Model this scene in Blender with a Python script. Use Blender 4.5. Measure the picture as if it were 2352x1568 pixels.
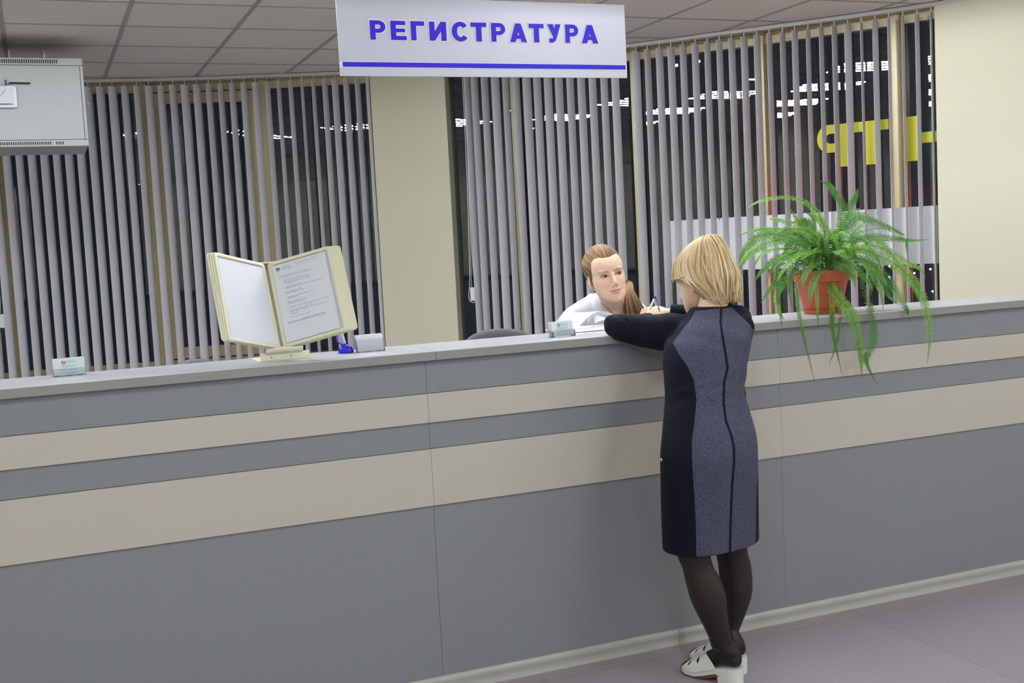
import bpy, bmesh, math, random
import numpy as np
from mathutils import Vector, Matrix, noise
from mathutils.bvhtree import BVHTree

for o in list(bpy.data.objects): bpy.data.objects.remove(o)
SC = bpy.context.scene
COL = SC.collection
R_ = math.radians

# ---------------------------------------------------------------- camera, world, exposure
CAM = Vector((0, 0, 1.4884))
FPX = 2640.9; PITCH = .0851; ROLL = -.0515; YAW = .3875
_cp, _sp, _cr, _sr = math.cos(PITCH), math.sin(PITCH), math.cos(ROLL), math.sin(ROLL)
_w = Vector((0, _cp, -_sp)); _rt = Vector((1, 0, 0)); _up = Vector((0, _sp, _cp))
_r = _cr*_rt + _sr*_up; _u = -_sr*_rt + _cr*_up
_Z = Matrix.Rotation(-YAW, 3, 'Z')
CR, CU, CW = _Z@_r, _Z@_u, _Z@_w
cam_d = bpy.data.cameras.new('camera'); cam = bpy.data.objects.new('camera', cam_d); COL.objects.link(cam)
m4 = Matrix((CR, CU, -CW)).transposed().to_4x4(); m4.translation = CAM
cam.matrix_world = m4
cam_d.sensor_width = 36; cam_d.sensor_fit = 'HORIZONTAL'; cam_d.lens = FPX/2352*36
cam_d.clip_start = .05
SC.camera = cam

world = bpy.data.worlds.new('night'); SC.world = world; world.use_nodes = True
bg = world.node_tree.nodes['Background']; bg.inputs[0].default_value = (.004, .006, .012, 1); bg.inputs[1].default_value = .6
SC.view_settings.view_transform = 'Standard'; SC.view_settings.look = 'None'
SC.view_settings.exposure = 1.0; SC.view_settings.gamma = 1.0
SC.view_settings.use_curve_mapping = False
TUBE_W = 158.0      # emission of the fluorescent tubes over the desk
TUBE_F = 92.0      # and in the hall in front

# measured points of the place, from sight lines of the photograph
def ray(x, y): return CW + CR*((x-1176)/FPX) - CU*((y-784)/FPX)
def atY(x, y, Y): d = ray(x, y); return CAM + d*(Y/d.y)
def atZ(x, y, z): d = ray(x, y); return CAM + d*((z-CAM.z)/d.z)
def px(P):
    d = Vector(P)-CAM; k = d.dot(CW); return 1176+FPX*d.dot(CR)/k, 784-FPX*d.dot(CU)/k
def depth(P): return (Vector(P)-CAM).dot(CW)

# curved glass front of the building
CC = Vector((-.4715, 2.539)); RAD = 6.062
_rt_a = [24, 27.5, 32, 36, 40, 46, 58, 65, 70, 76, 80, 95, 180]
_rt_r = [.08, .06, .01, -.04, -.065, -.036, .03, .06, .005, 0, -.01, -.01, -.01]
def rail_r(a): return RAD + float(np.interp(a, _rt_a, _rt_r))
def pol(a, r, z=0): return Vector((CC.x+r*math.cos(R_(a)), CC.y+r*math.sin(R_(a)), z))
def at_cyl(x, y, r=None, n=6):
    rr = r or RAD; d = ray(x, y)
    for _ in range(n):
        a = d.x*d.x+d.y*d.y; b = -2*(d.x*CC.x+d.y*CC.y); c = CC.length_squared-rr*rr
        t = (-b+math.sqrt(b*b-4*a*c))/(2*a); q = CAM+d*t
        th = math.degrees(math.atan2(q.y-CC.y, q.x-CC.x))
        if r: break
        rr = rail_r(th)
    return q, th
CEIL = 2.762

# ---------------------------------------------------------------- materials
MATS = {}
def mat(name, color, rough=.6, metal=0, spec=.5, emit=None, es=0, alpha=None, trans=0, noise_amt=0, noise_scale=40, bump=0, bump_scale=200, coat=0, sheen=0, sub=0):
    if name in MATS: return MATS[name]
    m = bpy.data.materials.new(name); m.use_nodes = True; nt = m.node_tree; b = nt.nodes['Principled BSDF']
    b.inputs['Base Color'].default_value = (*color, 1); b.inputs['Roughness'].default_value = rough
    b.inputs['Metallic'].default_value = metal; b.inputs['Specular IOR Level'].default_value = spec
    b.inputs['Coat Weight'].default_value = coat; b.inputs['Sheen Weight'].default_value = sheen
    b.inputs['Transmission Weight'].default_value = trans
    if sub:
        b.inputs['Subsurface Weight'].default_value = sub; b.inputs['Subsurface Radius'].default_value = (.01, .004, .002)
    if emit: b.inputs['Emission Color'].default_value = (*emit, 1); b.inputs['Emission Strength'].default_value = es
    tc = nt.nodes.new('ShaderNodeTexCoord')
    if noise_amt:
        n = nt.nodes.new('ShaderNodeTexNoise'); n.inputs['Scale'].default_value = noise_scale; n.inputs['Detail'].default_value = 4
        nt.links.new(tc.outputs['Object'], n.inputs['Vector'])
        mr = nt.nodes.new('ShaderNodeMapRange'); mr.inputs[1].default_value = .3; mr.inputs[2].default_value = .7
        mr.inputs[3].default_value = 1-noise_amt; mr.inputs[4].default_value = 1+noise_amt
        nt.links.new(n.outputs['Fac'], mr.inputs[0])
        mx = nt.nodes.new('ShaderNodeMix'); mx.data_type = 'RGBA'; mx.blend_type = 'MULTIPLY'; mx.inputs[0].default_value = 1
        mx.inputs[6].default_value = (*color, 1)
        cb = nt.nodes.new('ShaderNodeCombineColor')
        for i in range(3): nt.links.new(mr.outputs[0], cb.inputs[i])
        nt.links.new(cb.outputs[0], mx.inputs[7]); nt.links.new(mx.outputs[2], b.inputs['Base Color'])
    if bump:
        n2 = nt.nodes.new('ShaderNodeTexNoise'); n2.inputs['Scale'].default_value = bump_scale; n2.inputs['Detail'].default_value = 3
        nt.links.new(tc.outputs['Object'], n2.inputs['Vector'])
        bp = nt.nodes.new('ShaderNodeBump'); bp.inputs['Strength'].default_value = bump; bp.inputs['Distance'].default_value = .002
        nt.links.new(n2.outputs['Fac'], bp.inputs['Height']); nt.links.new(bp.outputs[0], b.inputs['Normal'])
    MATS[name] = m; return m
def srgb(r, g, b):
    f = lambda c: (c/255/12.92) if c/255 <= .04045 else ((c/255+.055)/1.055)**2.4
    return (f(r), f(g), f(b))

M_wall = mat('cream_wall_paint', srgb(208, 205, 182), .75, bump=.15, bump_scale=300)
M_tile = mat('ceiling_tile', srgb(226, 220, 213), .9, noise_amt=.05, noise_scale=160, bump=.3, bump_scale=350)
M_bar = mat('ceiling_bar', srgb(168, 165, 162), .6)
M_grey = mat('grey_laminate', srgb(137, 141, 147), .42, noise_amt=.015, noise_scale=500)
M_cream = mat('cream_laminate', srgb(196, 191, 180), .42, noise_amt=.015, noise_scale=500)
M_top = mat('counter_top_laminate', srgb(176, 179, 184), .32, noise_amt=.02, noise_scale=400)
M_edge = mat('counter_edge', srgb(150, 150, 148), .45)
M_edgehi = mat('counter_edge_lip', srgb(205, 206, 200), .35)
M_base = mat('baseboard_plastic', srgb(178, 178, 172), .28)
M_frame = mat('window_frame_beige', srgb(196, 184, 140), .35)
M_slat = mat('blind_fabric', srgb(216, 216, 222), .85, bump=.2, bump_scale=600)
M_rail = mat('blind_rail', srgb(196, 196, 192), .4)
M_white = mat('white_plastic', (.78, .79, .8), .35)
M_paper = mat('paper', (.74, .77, .83), .7)
M_black = mat('black_plastic', (.012, .012, .014), .4)
M_gasket = mat('dark_gasket', (.01, .01, .012), .5)
M_cab = mat('cabinet_grey_paint', srgb(172, 177, 178), .38, bump=.3, bump_scale=500)
M_silver = mat('brushed_silver_panel', srgb(190, 193, 208), .36, metal=.3)
M_blue = mat('blue_letters', srgb(52, 22, 226), .4, spec=.3, coat=.1)
M_letwhite = mat('white_letter_border', srgb(232, 235, 248), .4)
M_bluepl = mat('blue_plastic', srgb(40, 32, 190), .12)
M_stand = mat('ivory_enamel', srgb(222, 222, 196), .35)
M_screw = mat('steel_screw', (.5, .53, .58), .25, metal=.9)
M_terra = mat('terracotta_plastic', srgb(178, 88, 54), .5, noise_amt=.06, noise_scale=30)
M_soil = mat('soil', (.03, .018, .01), .95, noise_amt=.4, noise_scale=150)
M_yellow = mat('yellow_window_film', srgb(196, 194, 30), .55)
M_chair = mat('grey_chair_fabric', srgb(92, 90, 92), .9, noise_amt=.45, noise_scale=420, bump=.5, bump_scale=500)
M_desk = mat('desk_top', srgb(170, 168, 160), .4)
M_steel = mat('steel', (.6, .6, .6), .3, metal=1)
M_red = mat('red_neon', (1, .02, .02), .5, emit=(1, .03, .02), es=8)

def m_floor():
    m = bpy.data.materials.new('mauve_grey_vinyl'); m.use_nodes = True; nt = m.node_tree; b = nt.nodes['Principled BSDF']
    b.inputs['Roughness'].default_value = .55
    tc = nt.nodes.new('ShaderNodeTexCoord'); mp = nt.nodes.new('ShaderNodeMapping'); mp.inputs['Location'].default_value = (-2.812, -3.49, 0)
    nt.links.new(tc.outputs['Object'], mp.inputs[0])
    br = nt.nodes.new('ShaderNodeTexBrick'); br.offset = 0; br.inputs['Scale'].default_value = 1; br.inputs['Brick Width'].default_value = 1.5; br.inputs['Row Height'].default_value = 2.0
    br.inputs['Mortar Size'].default_value = .0022; br.inputs['Color1'].default_value = (*srgb(150, 144, 151), 1); br.inputs['Color2'].default_value = (*srgb(158, 152, 158), 1)
    br.inputs['Mortar'].default_value = (*srgb(136, 127, 135), 1)
    nt.links.new(mp.outputs[0], br.inputs['Vector'])
    n = nt.nodes.new('ShaderNodeTexNoise'); n.inputs['Scale'].default_value = 130; n.inputs['Detail'].default_value = 6
    nt.links.new(tc.outputs['Object'], n.inputs['Vector'])
    mr = nt.nodes.new('ShaderNodeMapRange'); mr.inputs[1].default_value = .3; mr.inputs[2].default_value = .7; mr.inputs[3].default_value = .88; mr.inputs[4].default_value = 1.1
    nt.links.new(n.outputs['Fac'], mr.inputs[0])
    cb = nt.nodes.new('ShaderNodeCombineColor')
    for i in range(3): nt.links.new(mr.outputs[0], cb.inputs[i])
    mx = nt.nodes.new('ShaderNodeMix'); mx.data_type = 'RGBA'; mx.blend_type = 'MULTIPLY'; mx.inputs[0].default_value = 1
    nt.links.new(br.outputs['Color'], mx.inputs[6]); nt.links.new(cb.outputs[0], mx.inputs[7]); nt.links.new(mx.outputs[2], b.inputs['Base Color'])
    return m
M_floor = m_floor()

def m_glass(name, refl, tint=(1, 1, 1), rough=.0):
    m = bpy.data.materials.new(name); m.use_nodes = True; nt = m.node_tree
    for n in list(nt.nodes): nt.nodes.remove(n)
    out = nt.nodes.new('ShaderNodeOutputMaterial'); t = nt.nodes.new('ShaderNodeBsdfTransparent'); t.inputs[0].default_value = (*tint, 1)
    g = nt.nodes.new('ShaderNodeBsdfGlossy'); g.inputs['Roughness'].default_value = rough; g.inputs[0].default_value = (1, 1, 1, 1)
    fr = nt.nodes.new('ShaderNodeFresnel'); fr.inputs[0].default_value = 1.5
    mt = nt.nodes.new('ShaderNodeMath'); mt.operation = 'MULTIPLY_ADD'; mt.inputs[1].default_value = refl; mt.inputs[2].default_value = 0; mt.use_clamp = True
    nt.links.new(fr.outputs[0], mt.inputs[0])
    mx = nt.nodes.new('ShaderNodeMixShader'); nt.links.new(mt.outputs[0], mx.inputs[0]); nt.links.new(t.outputs[0], mx.inputs[1]); nt.links.new(g.outputs[0], mx.inputs[2])
    nt.links.new(mx.outputs[0], out.inputs[0]); return m
M_glass = m_glass('window_glass', 1.9, (.8, .85, .85))
M_acryl = m_glass('clear_acrylic', 1.1, (.985, .985, 1), .08)
M_sleeve = m_glass('clear_plastic_sleeve', .22, (.985, .99, .995), .3)

# ---------------------------------------------------------------- mesh helpers
class MB:
    def __init__(s): s.v = []; s.f = []; s.m = []; s.mi = 0
    def add(s, vs, fs):
        o = len(s.v); s.v += [Vector(v) for v in vs]; s.f += [tuple(i+o for i in f) for f in fs]; s.m += [s.mi]*len(fs); return s
    def box(s, a, b, M=None):
        x0, y0, z0 = a; x1, y1, z1 = b
        vs = [Vector(p) for p in ((x0,y0,z0),(x1,y0,z0),(x1,y1,z0),(x0,y1,z0),(x0,y0,z1),(x1,y0,z1),(x1,y1,z1),(x0,y1,z1))]
        if M: vs = [M@p for p in vs]
        return s.add(vs, [(0,3,2,1),(4,5,6,7),(0,1,5,4),(1,2,6,5),(2,3,7,6),(3,0,4,7)])
    def bbox(s, a, b, r, M=None):      # box with bevelled edges
        bm = bmesh.new(); bmesh.ops.create_cube(bm, size=1)
        c = [(a[i]+b[i])/2 for i in range(3)]; d = [b[i]-a[i] for i in range(3)]
        for v in bm.verts: v.co = Vector([c[i]+v.co[i]*d[i] for i in range(3)])
        bmesh.ops.bevel(bm, geom=bm.edges[:]+bm.verts[:], offset=r, segments=2, affect='EDGES', profile=.6)
        s.addbm(bm, M); return s
    def addbm(s, bm, M=None):
        bm.verts.index_update(); vs = [M@v.co if M else v.co.copy() for v in bm.verts]
        s.add(vs, [[v.index for v in f.verts] for f in bm.faces]); bm.free()
    def prism(s, poly, z0, z1, M=None):      # poly in xy, extruded along z
        n = len(poly); vs = [Vector((p[0], p[1], z0)) for p in poly]+[Vector((p[0], p[1], z1)) for p in poly]
        if M: vs = [M@p for p in vs]
        fs = [tuple(range(n-1, -1, -1)), tuple(range(n, 2*n))]+[(i, (i+1) % n, (i+1) % n+n, i+n) for i in range(n)]
        return s.add(vs, fs)
    def tube(s, pts, rad, n=8, cap=True, flat=None, upv=None):
        pts = [Vector(p) for p in pts]; N = len(pts)
        rad = rad if hasattr(rad, '__len__') else [rad]*N
        vs = []; prev = None
        for i, p in enumerate(pts):
            t = (pts[min(i+1, N-1)]-pts[max(i-1, 0)]); t = t.normalized() if t.length > 1e-9 else Vector((0, 0, 1))
            if prev is None:
                a = Vector(upv) if upv is not None else (Vector((0, 0, 1)) if abs(t.z) < .9 else Vector((1, 0, 0)))
            else: a = prev
            a = (a-t*a.dot(t)).normalized(); b = t.cross(a); prev = a
            fl = 1 if flat is None else flat
            for k in range(n):
                an = 2*math.pi*k/n; vs.append(p+a*(math.cos(an)*rad[i]*fl)+b*(math.sin(an)*rad[i]))
        fs = [(i*n+k, i*n+(k+1) % n, (i+1)*n+(k+1) % n, (i+1)*n+k) for i in range(N-1) for k in range(n)]
        if cap: fs += [tuple(range(n-1, -1, -1)), tuple((N-1)*n+k for k in range(n))]
        return s.add(vs, fs)
    def lathe(s, prof, c=(0, 0, 0), n=32, M=None, cap=True):
        c = Vector(c); vs = []
        for r, z in prof:
            for k in range(n): vs.append(Vector((c.x+r*math.cos(2*math.pi*k/n), c.y+r*math.sin(2*math.pi*k/n), c.z+z)))
        if M: vs = [M@v for v in vs]
        N = len(prof); fs = [(i*n+k, i*n+(k+1) % n, (i+1)*n+(k+1) % n, (i+1)*n+k) for i in range(N-1) for k in range(n)]
        if cap: fs += [tuple(range(n-1, -1, -1)), tuple((N-1)*n+k for k in range(n))]
        return s.add(vs, fs)
    def ell(s, c, r, M=None, nu=20, nv=14):
        vs = []; c = Vector(c)
        for j in range(1, nv):
            th = math.pi*j/nv
            for i in range(nu):
                ph = 2*math.pi*i/nu; vs.append(c+Vector((r[0]*math.sin(th)*math.cos(ph), r[1]*math.sin(th)*math.sin(ph), r[2]*math.cos(th))))
        vs += [c+Vector((0, 0, r[2])), c-Vector((0, 0, r[2]))]
        fs = [((j*nu+i), (j+1)*nu+i, (j+1)*nu+(i+1) % nu, j*nu+(i+1) % nu) for j in range(nv-2) for i in range(nu)]
        T = (nv-1)*nu; fs += [(T, i, (i+1) % nu) for i in range(nu)]+[(T+1, (nv-2)*nu+(i+1) % nu, (nv-2)*nu+i) for i in range(nu)]
        if M: vs = [M@v for v in vs]
        return s.add(vs, fs)
    def loft(s, rings, n=28, sub=4, M=None, p=2.0):
        """rings: (center, half-axis vector a, half-axis vector b); smooth interpolation between rings"""
        C = [Vector(r[0]) for r in rings]; A = [Vector(r[1]) for r in rings]; B = [Vector(r[2]) for r in rings]
        N = len(rings)
        def cr(L, i, t):
            p0, p1, p2, p3 = L[max(i-1, 0)], L[i], L[i+1], L[min(i+2, N-1)]
            return .5*((2*p1)+(p2-p0)*t+(2*p0-5*p1+4*p2-p3)*t*t+(3*p1-p0-3*p2+p3)*t**3)
        st = [(i, k/sub) for i in range(N-1) for k in range(sub)]+[(N-2, 1.0)]
        vs = []
        for i, t in st:
            c, a, b = cr(C, i, t), cr(A, i, t), cr(B, i, t)
            for k in range(n):
                an = 2*math.pi*k/n; ca, sa = math.cos(an), math.sin(an)
                ca = math.copysign(abs(ca)**(2/p), ca); sa = math.copysign(abs(sa)**(2/p), sa)
                vs.append(c+a*ca+b*sa)
        if M: vs = [M@v for v in vs]
        m = len(st); fs = [(i*n+k, i*n+(k+1) % n, (i+1)*n+(k+1) % n, (i+1)*n+k) for i in range(m-1) for k in range(n)]
        fs += [tuple(range(n-1, -1, -1)), tuple((m-1)*n+k for k in range(n))]
        return s.add(vs, fs)
    def grid(s, P, nu, nv):      # P(i,j) -> point
        vs = [P(i, j) for j in range(nv) for i in range(nu)]
        return s.add(vs, [(j*nu+i, j*nu+i+1, (j+1)*nu+i+1, (j+1)*nu+i) for j in range(nv-1) for i in range(nu-1)])
    def mesh(s, name, mats, off=None, recalc=True):
        me = bpy.data.meshes.new(name); o = Vector(off) if off is not None else Vector()
        me.from_pydata([v-o for v in s.v], [], s.f)
        mats = mats if isinstance(mats, (list, tuple)) else [mats]
        for m in mats: me.materials.append(m)
        if len(mats) > 1: me.polygons.foreach_set('material_index', s.m)
        if recalc:
            bm = bmesh.new(); bm.from_mesh(me); bmesh.ops.recalc_face_normals(bm, faces=bm.faces); bm.to_mesh(me); bm.free()
        return me
    def build(s, name, mats, parent=None, smooth=False, world=True, recalc=True):
        """vertices are in world space; parented meshes are stored relative to the parent's origin"""
        off = parent_origin(parent) if (parent is not None and world) else None
        me = s.mesh(name, mats, off, recalc)
        return link(name, me, parent, smooth)
def parent_origin(p):
    v = Vector()
    while p is not None: v += p.location; p = p.parent
    return v
def smooth_mesh(me, ang=50):
    me.polygons.foreach_set('use_smooth', [True]*len(me.polygons))
    try: me.set_sharp_from_angle(angle=R_(ang))
    except Exception: pass
def link(name, me, parent=None, smooth=False):
    o = bpy.data.objects.new(name, me); COL.objects.link(o)
    if smooth: smooth_mesh(me, smooth if smooth is not True else 50)
    if parent is not None: o.parent = parent
    return o
def tag(o, label=None, cat=None, group=None, kind=None):
    if label: o['label'] = label
    if cat: o['category'] = cat
    if group: o['group'] = group
    if kind: o['kind'] = kind
    return o
def empty(name, loc, label, cat, group=None):
    o = bpy.data.objects.new(name, None); COL.objects.link(o); o.location = loc; o.empty_display_size = .1
    return tag(o, label, cat, group)
def struct(o, label=None): o['kind'] = 'structure'; o['label'] = label or o.name; return o
def copy_tree(o, parent=None):
    c = o.copy(); COL.objects.link(c)
    if parent is not None: c.parent = parent
    for ch in [x for x in bpy.data.objects if x.parent == o]: copy_tree(ch, c)
    return c
def catmull(pts, n):
    P = [Vector(p) for p in pts]; out = []; N = len(P)
    for k in range(n):
        t = k/(n-1)*(N-1); i = min(int(t), N-2); t -= i
        p0, p1, p2, p3 = P[max(i-1, 0)], P[i], P[i+1], P[min(i+2, N-1)]
        out.append(.5*((2*p1)+(p2-p0)*t+(2*p0-5*p1+4*p2-p3)*t*t+(3*p1-p0-3*p2+p3)*t**3))
    return out
def text_geo(s, size=1, extrude=0, offset=0, align='LEFT', res=3, italic=0, spacing=1.0):
    cu = bpy.data.curves.new('t', 'FONT'); cu.body = s; cu.size = size; cu.extrude = extrude; cu.offset = offset
    cu.align_x = align; cu.resolution_u = res; cu.shear = italic; cu.space_character = spacing
    o = bpy.data.objects.new('t', cu); COL.objects.link(o)
    dg = bpy.context.evaluated_depsgraph_get(); me = bpy.data.meshes.new_from_object(o.evaluated_get(dg))
    vs = [v.co.copy() for v in me.vertices]; fs = [tuple(p.vertices) for p in me.polygons]
    bpy.data.objects.remove(o); bpy.data.curves.remove(cu); bpy.data.meshes.remove(me)
    return vs, fs
def frame_mat(o, x, y):     # matrix taking local xy(z) to a plane
    x = Vector(x).normalized(); y = Vector(y).normalized(); z = x.cross(y).normalized()
    M = Matrix((x, y, z)).transposed().to_4x4(); M.translation = Vector(o); return M
def remesh(mb, voxel, smooth_it=6, fac=.5):
    me = mb.mesh('tmp', M_white); o = bpy.data.objects.new('tmp', me); COL.objects.link(o)
    md = o.modifiers.new('r', 'REMESH'); md.mode = 'VOXEL'; md.voxel_size = voxel; md.use_smooth_shade = True
    if smooth_it:
        sm = o.modifiers.new('s', 'SMOOTH'); sm.factor = fac; sm.iterations = smooth_it
    dg = bpy.context.evaluated_depsgraph_get(); out = bpy.data.meshes.new_from_object(o.evaluated_get(dg))
    bpy.data.objects.remove(o); bpy.data.meshes.remove(me)
    out.materials.clear(); return out
def cos_of(me):
    a = np.zeros(len(me.vertices)*3); me.vertices.foreach_get('co', a); return a.reshape(-1, 3)
def set_cos(me, a): me.vertices.foreach_set('co', a.ravel()); me.update()
def color_attr(me, cols, name='tone'):
    at = me.color_attributes.new(name, 'FLOAT_COLOR', 'POINT')
    c = np.ones((len(me.vertices), 4)); c[:, :3] = cols; at.data.foreach_set('color', c.ravel())
def float_attr(me, vals, name):
    at = me.attributes.new(name, 'FLOAT', 'POINT'); at.data.foreach_set('value', np.asarray(vals, float).ravel())
# ---------------------------------------------------------------- ceiling lights
LAMPS = [(x, 5.12) for x in (-.965, .235, 1.435, 2.635)] + [(2.635, 3.92)] + \
        [(x, y) for y in (1.52, -.28, -2.08) for x in (-.965, .835, 2.635, 4.435)]  # lone lamp before the back row is added to brighten the right blind
M_tube = mat('fluorescent_tube', (1, 1, 1), .5, emit=(.93, .96, 1.0), es=TUBE_W)
M_tubef = mat('fluorescent_tube_hall', (1, 1, 1), .5, emit=(.93, .96, 1.0), es=TUBE_F)
M_louv = mat('lamp_louvre', (.08, .085, .09), .4)
def lamp_proto():
    t = empty('ceiling_light', (0, 0, CEIL), 'recessed square ceiling light with four tubes, out of view overhead, back row seen mirrored in the window glass', 'ceiling light', 'recessed ceiling lights')
    mb = MB(); mb.box((-.297, -.297, .0), (-.29, .297, .085)); mb.box((.29, -.297, .0), (.297, .297, .085)); mb.box((-.297, -.297, 0), (.297, -.29, .085)); mb.box((-.297, .29, 0), (.297, .297, .085))
    mb.box((-.297, -.297, .08), (.297, .297, .087)); link('housing', mb.mesh('housing', mat('lamp_housing', (.035, .037, .04), .5)), t)
    mb = MB()
    for k in range(5): x = -.19+.095*k; mb.box((-.29, x-.0035, -.006), (.29, x+.0035, .014))
    link('louvre', mb.mesh('louvre', M_louv), t)
    for k in range(4):
        y = -.2175+.145*k; mb = MB(); mb.tube([(y, -.28, -.002), (y, .28, -.002)], .0055, 6); link('tube', mb.mesh('tube', M_tube), t, True)
    return t
lamp0 = lamp_proto()
for i, (x, y) in enumerate(LAMPS):
    o = lamp0 if i == 0 else copy_tree(lamp0); o.location = (x, y, CEIL)
    if y < 2:
        for c in [c for c in bpy.data.objects if c.parent == o and c.name.startswith('tube')]:
            c.data = c.data.copy(); c.data.materials[0] = M_tubef

# ---------------------------------------------------------------- shell
X0, X1, YB = -2.6, 5.75, -4.6
clipP = [(X0, YB), (X1, YB), (X1, 3.2)] + [tuple(pol(a, 6.24)[:2]) for a in np.arange(12, 112, 2.0)] + [(X0, 8.1)]
clipP = [p for p in clipP if X0-1e-6 <= p[0] <= X1+1e-6]
def clip(poly, region):
    out = poly
    n = len(region)
    for i in range(n):
        a, b = region[i], region[(i+1) % n]; inp = out; out = []
        if not inp: break
        side = lambda p: (b[0]-a[0])*(p[1]-a[1])-(b[1]-a[1])*(p[0]-a[0])
        for j in range(len(inp)):
            p, q = inp[j], inp[(j+1) % len(inp)]; sp_, sq = side(p), side(q)
            if sp_ >= 0: out.append(p)
            if (sp_ >= 0) != (sq >= 0):
                t = sp_/(sp_-sq); out.append((p[0]+(q[0]-p[0])*t, p[1]+(q[1]-p[1])*t))
    return out
mb = MB(); mb2 = MB()
for i in range(-6, 10):
    for j in range(-19, 6):
        x = .535+.6*i; y = 6.02+.6*j; cxy = (x+.3, y+.3)
        if any(abs(cxy[0]-l[0]) < .05 and abs(cxy[1]-l[1]) < .05 for l in LAMPS): continue
        pl = clip([(x, y), (x+.6, y), (x+.6, y+.6), (x, y+.6)], clipP)
        if len(pl) >= 3: mb.add([(p[0], p[1], CEIL) for p in pl], [tuple(range(len(pl)))])
slab = clip([(X0, YB), (X1, YB), (X1, 9), (X0, 9)], clipP)
mb.prism(slab, 2.87, 2.95)
struct(mb.build('ceiling', M_tile, recalc=False), 'white tiled suspended ceiling')
for i in range(-6, 10):
    x = .535+.6*i; pl = clip([(x-.012, YB), (x+.012, YB), (x+.012, 9), (x-.012, 9)], clipP)
    if len(pl) >= 3: mb2.prism(pl, CEIL-.0025, CEIL+.001)
for j in range(-19, 6):
    y = 6.02+.6*j; pl = clip([(X0, y-.012), (X1, y-.012), (X1, y+.012), (X0, y+.012)], clipP)
    if len(pl) >= 3: mb2.prism(pl, CEIL-.0022, CEIL+.001)
struct(mb2.build('trim_ceiling', M_bar), 'metal grid bars of the tiled ceiling')
mb = MB(); mb.box((X0-.2, YB-.2, -.1), (X1+.2, 9.2, 0)); struct(mb.build('floor', M_floor), 'mauve grey vinyl floor')
mb = MB(); mb.box((X0-.15, YB, 0), (X0, 8.4, 2.9)); struct(mb.build('wall_left', M_wall))
mb = MB(); mb.box((X0, YB-.15, 0), (X1, YB, 2.9)); struct(mb.build('wall_back', M_wall))
mb = MB(); mb.box((X1, YB, 0), (X1+.15, 4.3, 2.9)); struct(mb.build('wall_right', M_wall))
mb = MB(); mb.box((X0, 2.9, 2.42), (X1, 3.08, CEIL-.003)); struct(mb.build('wall_added_bulkhead', M_wall), 'unseen dropped beam added under the ceiling to hide hall lamp reflections')  # unseen beam, added so the hall lamps don't mirror in the window glass
# broad cream wall pier at right, its face following the curve
pa = at_cyl(2163.6, 687, None)[0]; pA, thA = at_cyl(2155, 345)
tn = Vector((math.sin(R_(thA)), -math.cos(R_(thA)), 0)); nn = Vector((-math.cos(R_(thA)), -math.sin(R_(thA)), 0))
p0 = Vector((pA.x, pA.y, 0))+nn*.02
M = frame_mat(p0, tn, -nn); mb = MB(); mb.box((0, 0, 0), (1.75, .5, CEIL-.003), M)
struct(mb.build('wall_far', M_wall), 'cream wall pier at the right end of the blinds')
# pillar between the two blinds
q1, a1 = at_cyl(866, 460); q2, a2 = at_cyl(1036, 460)
q1.z = q2.z = 0; tt = (q2-q1).normalized(); nb = Vector((-tt.y, tt.x, 0)); nb = nb if nb.dot(q1-Vector((CC.x, CC.y, 0))) > 0 else -nb
M = frame_mat(q1, tt, nb); mb = MB(); mb.box((0, 0, 0), ((q2-q1).length, .26, CEIL-.003), M)
struct(mb.build('wall_center', M_wall), 'cream pillar between the two blinds')

# windows: facets of the curved front
MUL = [14.0, 22.0, 29.9, 37.85, 45.8, 53.75, 61.9, 70.5, 78.2, 87.2, 96, 104, 111]
RG = 6.26
for k in range(len(MUL)-1):
    a, b = MUL[k], MUL[k+1]; A, B = pol(a, RG), pol(b, RG); x = (A-B).normalized(); L = (A-B).length     # left to right seen from inside
    inn = Vector((-math.cos(R_((a+b)/2)), -math.sin(R_((a+b)/2)), 0)); M = Matrix((x, -inn, Vector((0, 0, 1)))).transposed().to_4x4(); M.translation = B
    sash = (abs(a-70.5) < .1)
    zb = .77
    mb = MB()
    w = .026
    mb.box((-w, -.075, 0), (w, .06, CEIL-.004), M)                        # mullion at the left end
    mb.box((w, -.03, 2.685), (L-w, .05, CEIL-.004), M); mb.box((w, -.045, .70), (L-w, .05, zb), M)
    mb.box((w, -.03, 0), (L-w, .05, .70), M)
    if sash:
        mb.box((w+.012, -.05, zb+.01), (w+.1, .01, 2.675), M); mb.box((L-w-.1, -.05, zb+.01), (L-w-.012, .01, 2.675), M)
        mb.box((w+.1, -.05, 2.60), (L-w-.1, .01, 2.675), M); mb.box((w+.1, -.05, zb+.01), (L-w-.1, .01, .86), M)
        mb.box((w+.055, -.075, 1.5), (w+.08, -.05, 1.64), M)
    wn = mb.build('window_%d' % (k+1), M_frame); struct(wn, 'tall beige framed window pane in the curved front')
    g = MB(); zt = 2.60 if sash else 2.685; zz = .86 if sash else zb; gx = w+(.1 if sash else 0)
    g.add([M@Vector(p) for p in ((gx, 0, zz), (L-gx, 0, zz), (L-gx, 0, zt), (gx, 0, zt))], [(0, 1, 2, 3)])
    g.build('glass', M_glass, wn)
    gk = MB()
    for (u0, u1, v0, v1) in ((gx, gx+.008, zz, zt), (L-gx-.008, L-gx, zz, zt), (gx, L-gx, zt-.008, zt), (gx, L-gx, zz, zz+.008)):
        gk.box((u0, -.006, v0), (u1, .006, v1), M)
    gk.build('gasket', M_gasket, wn)

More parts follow.
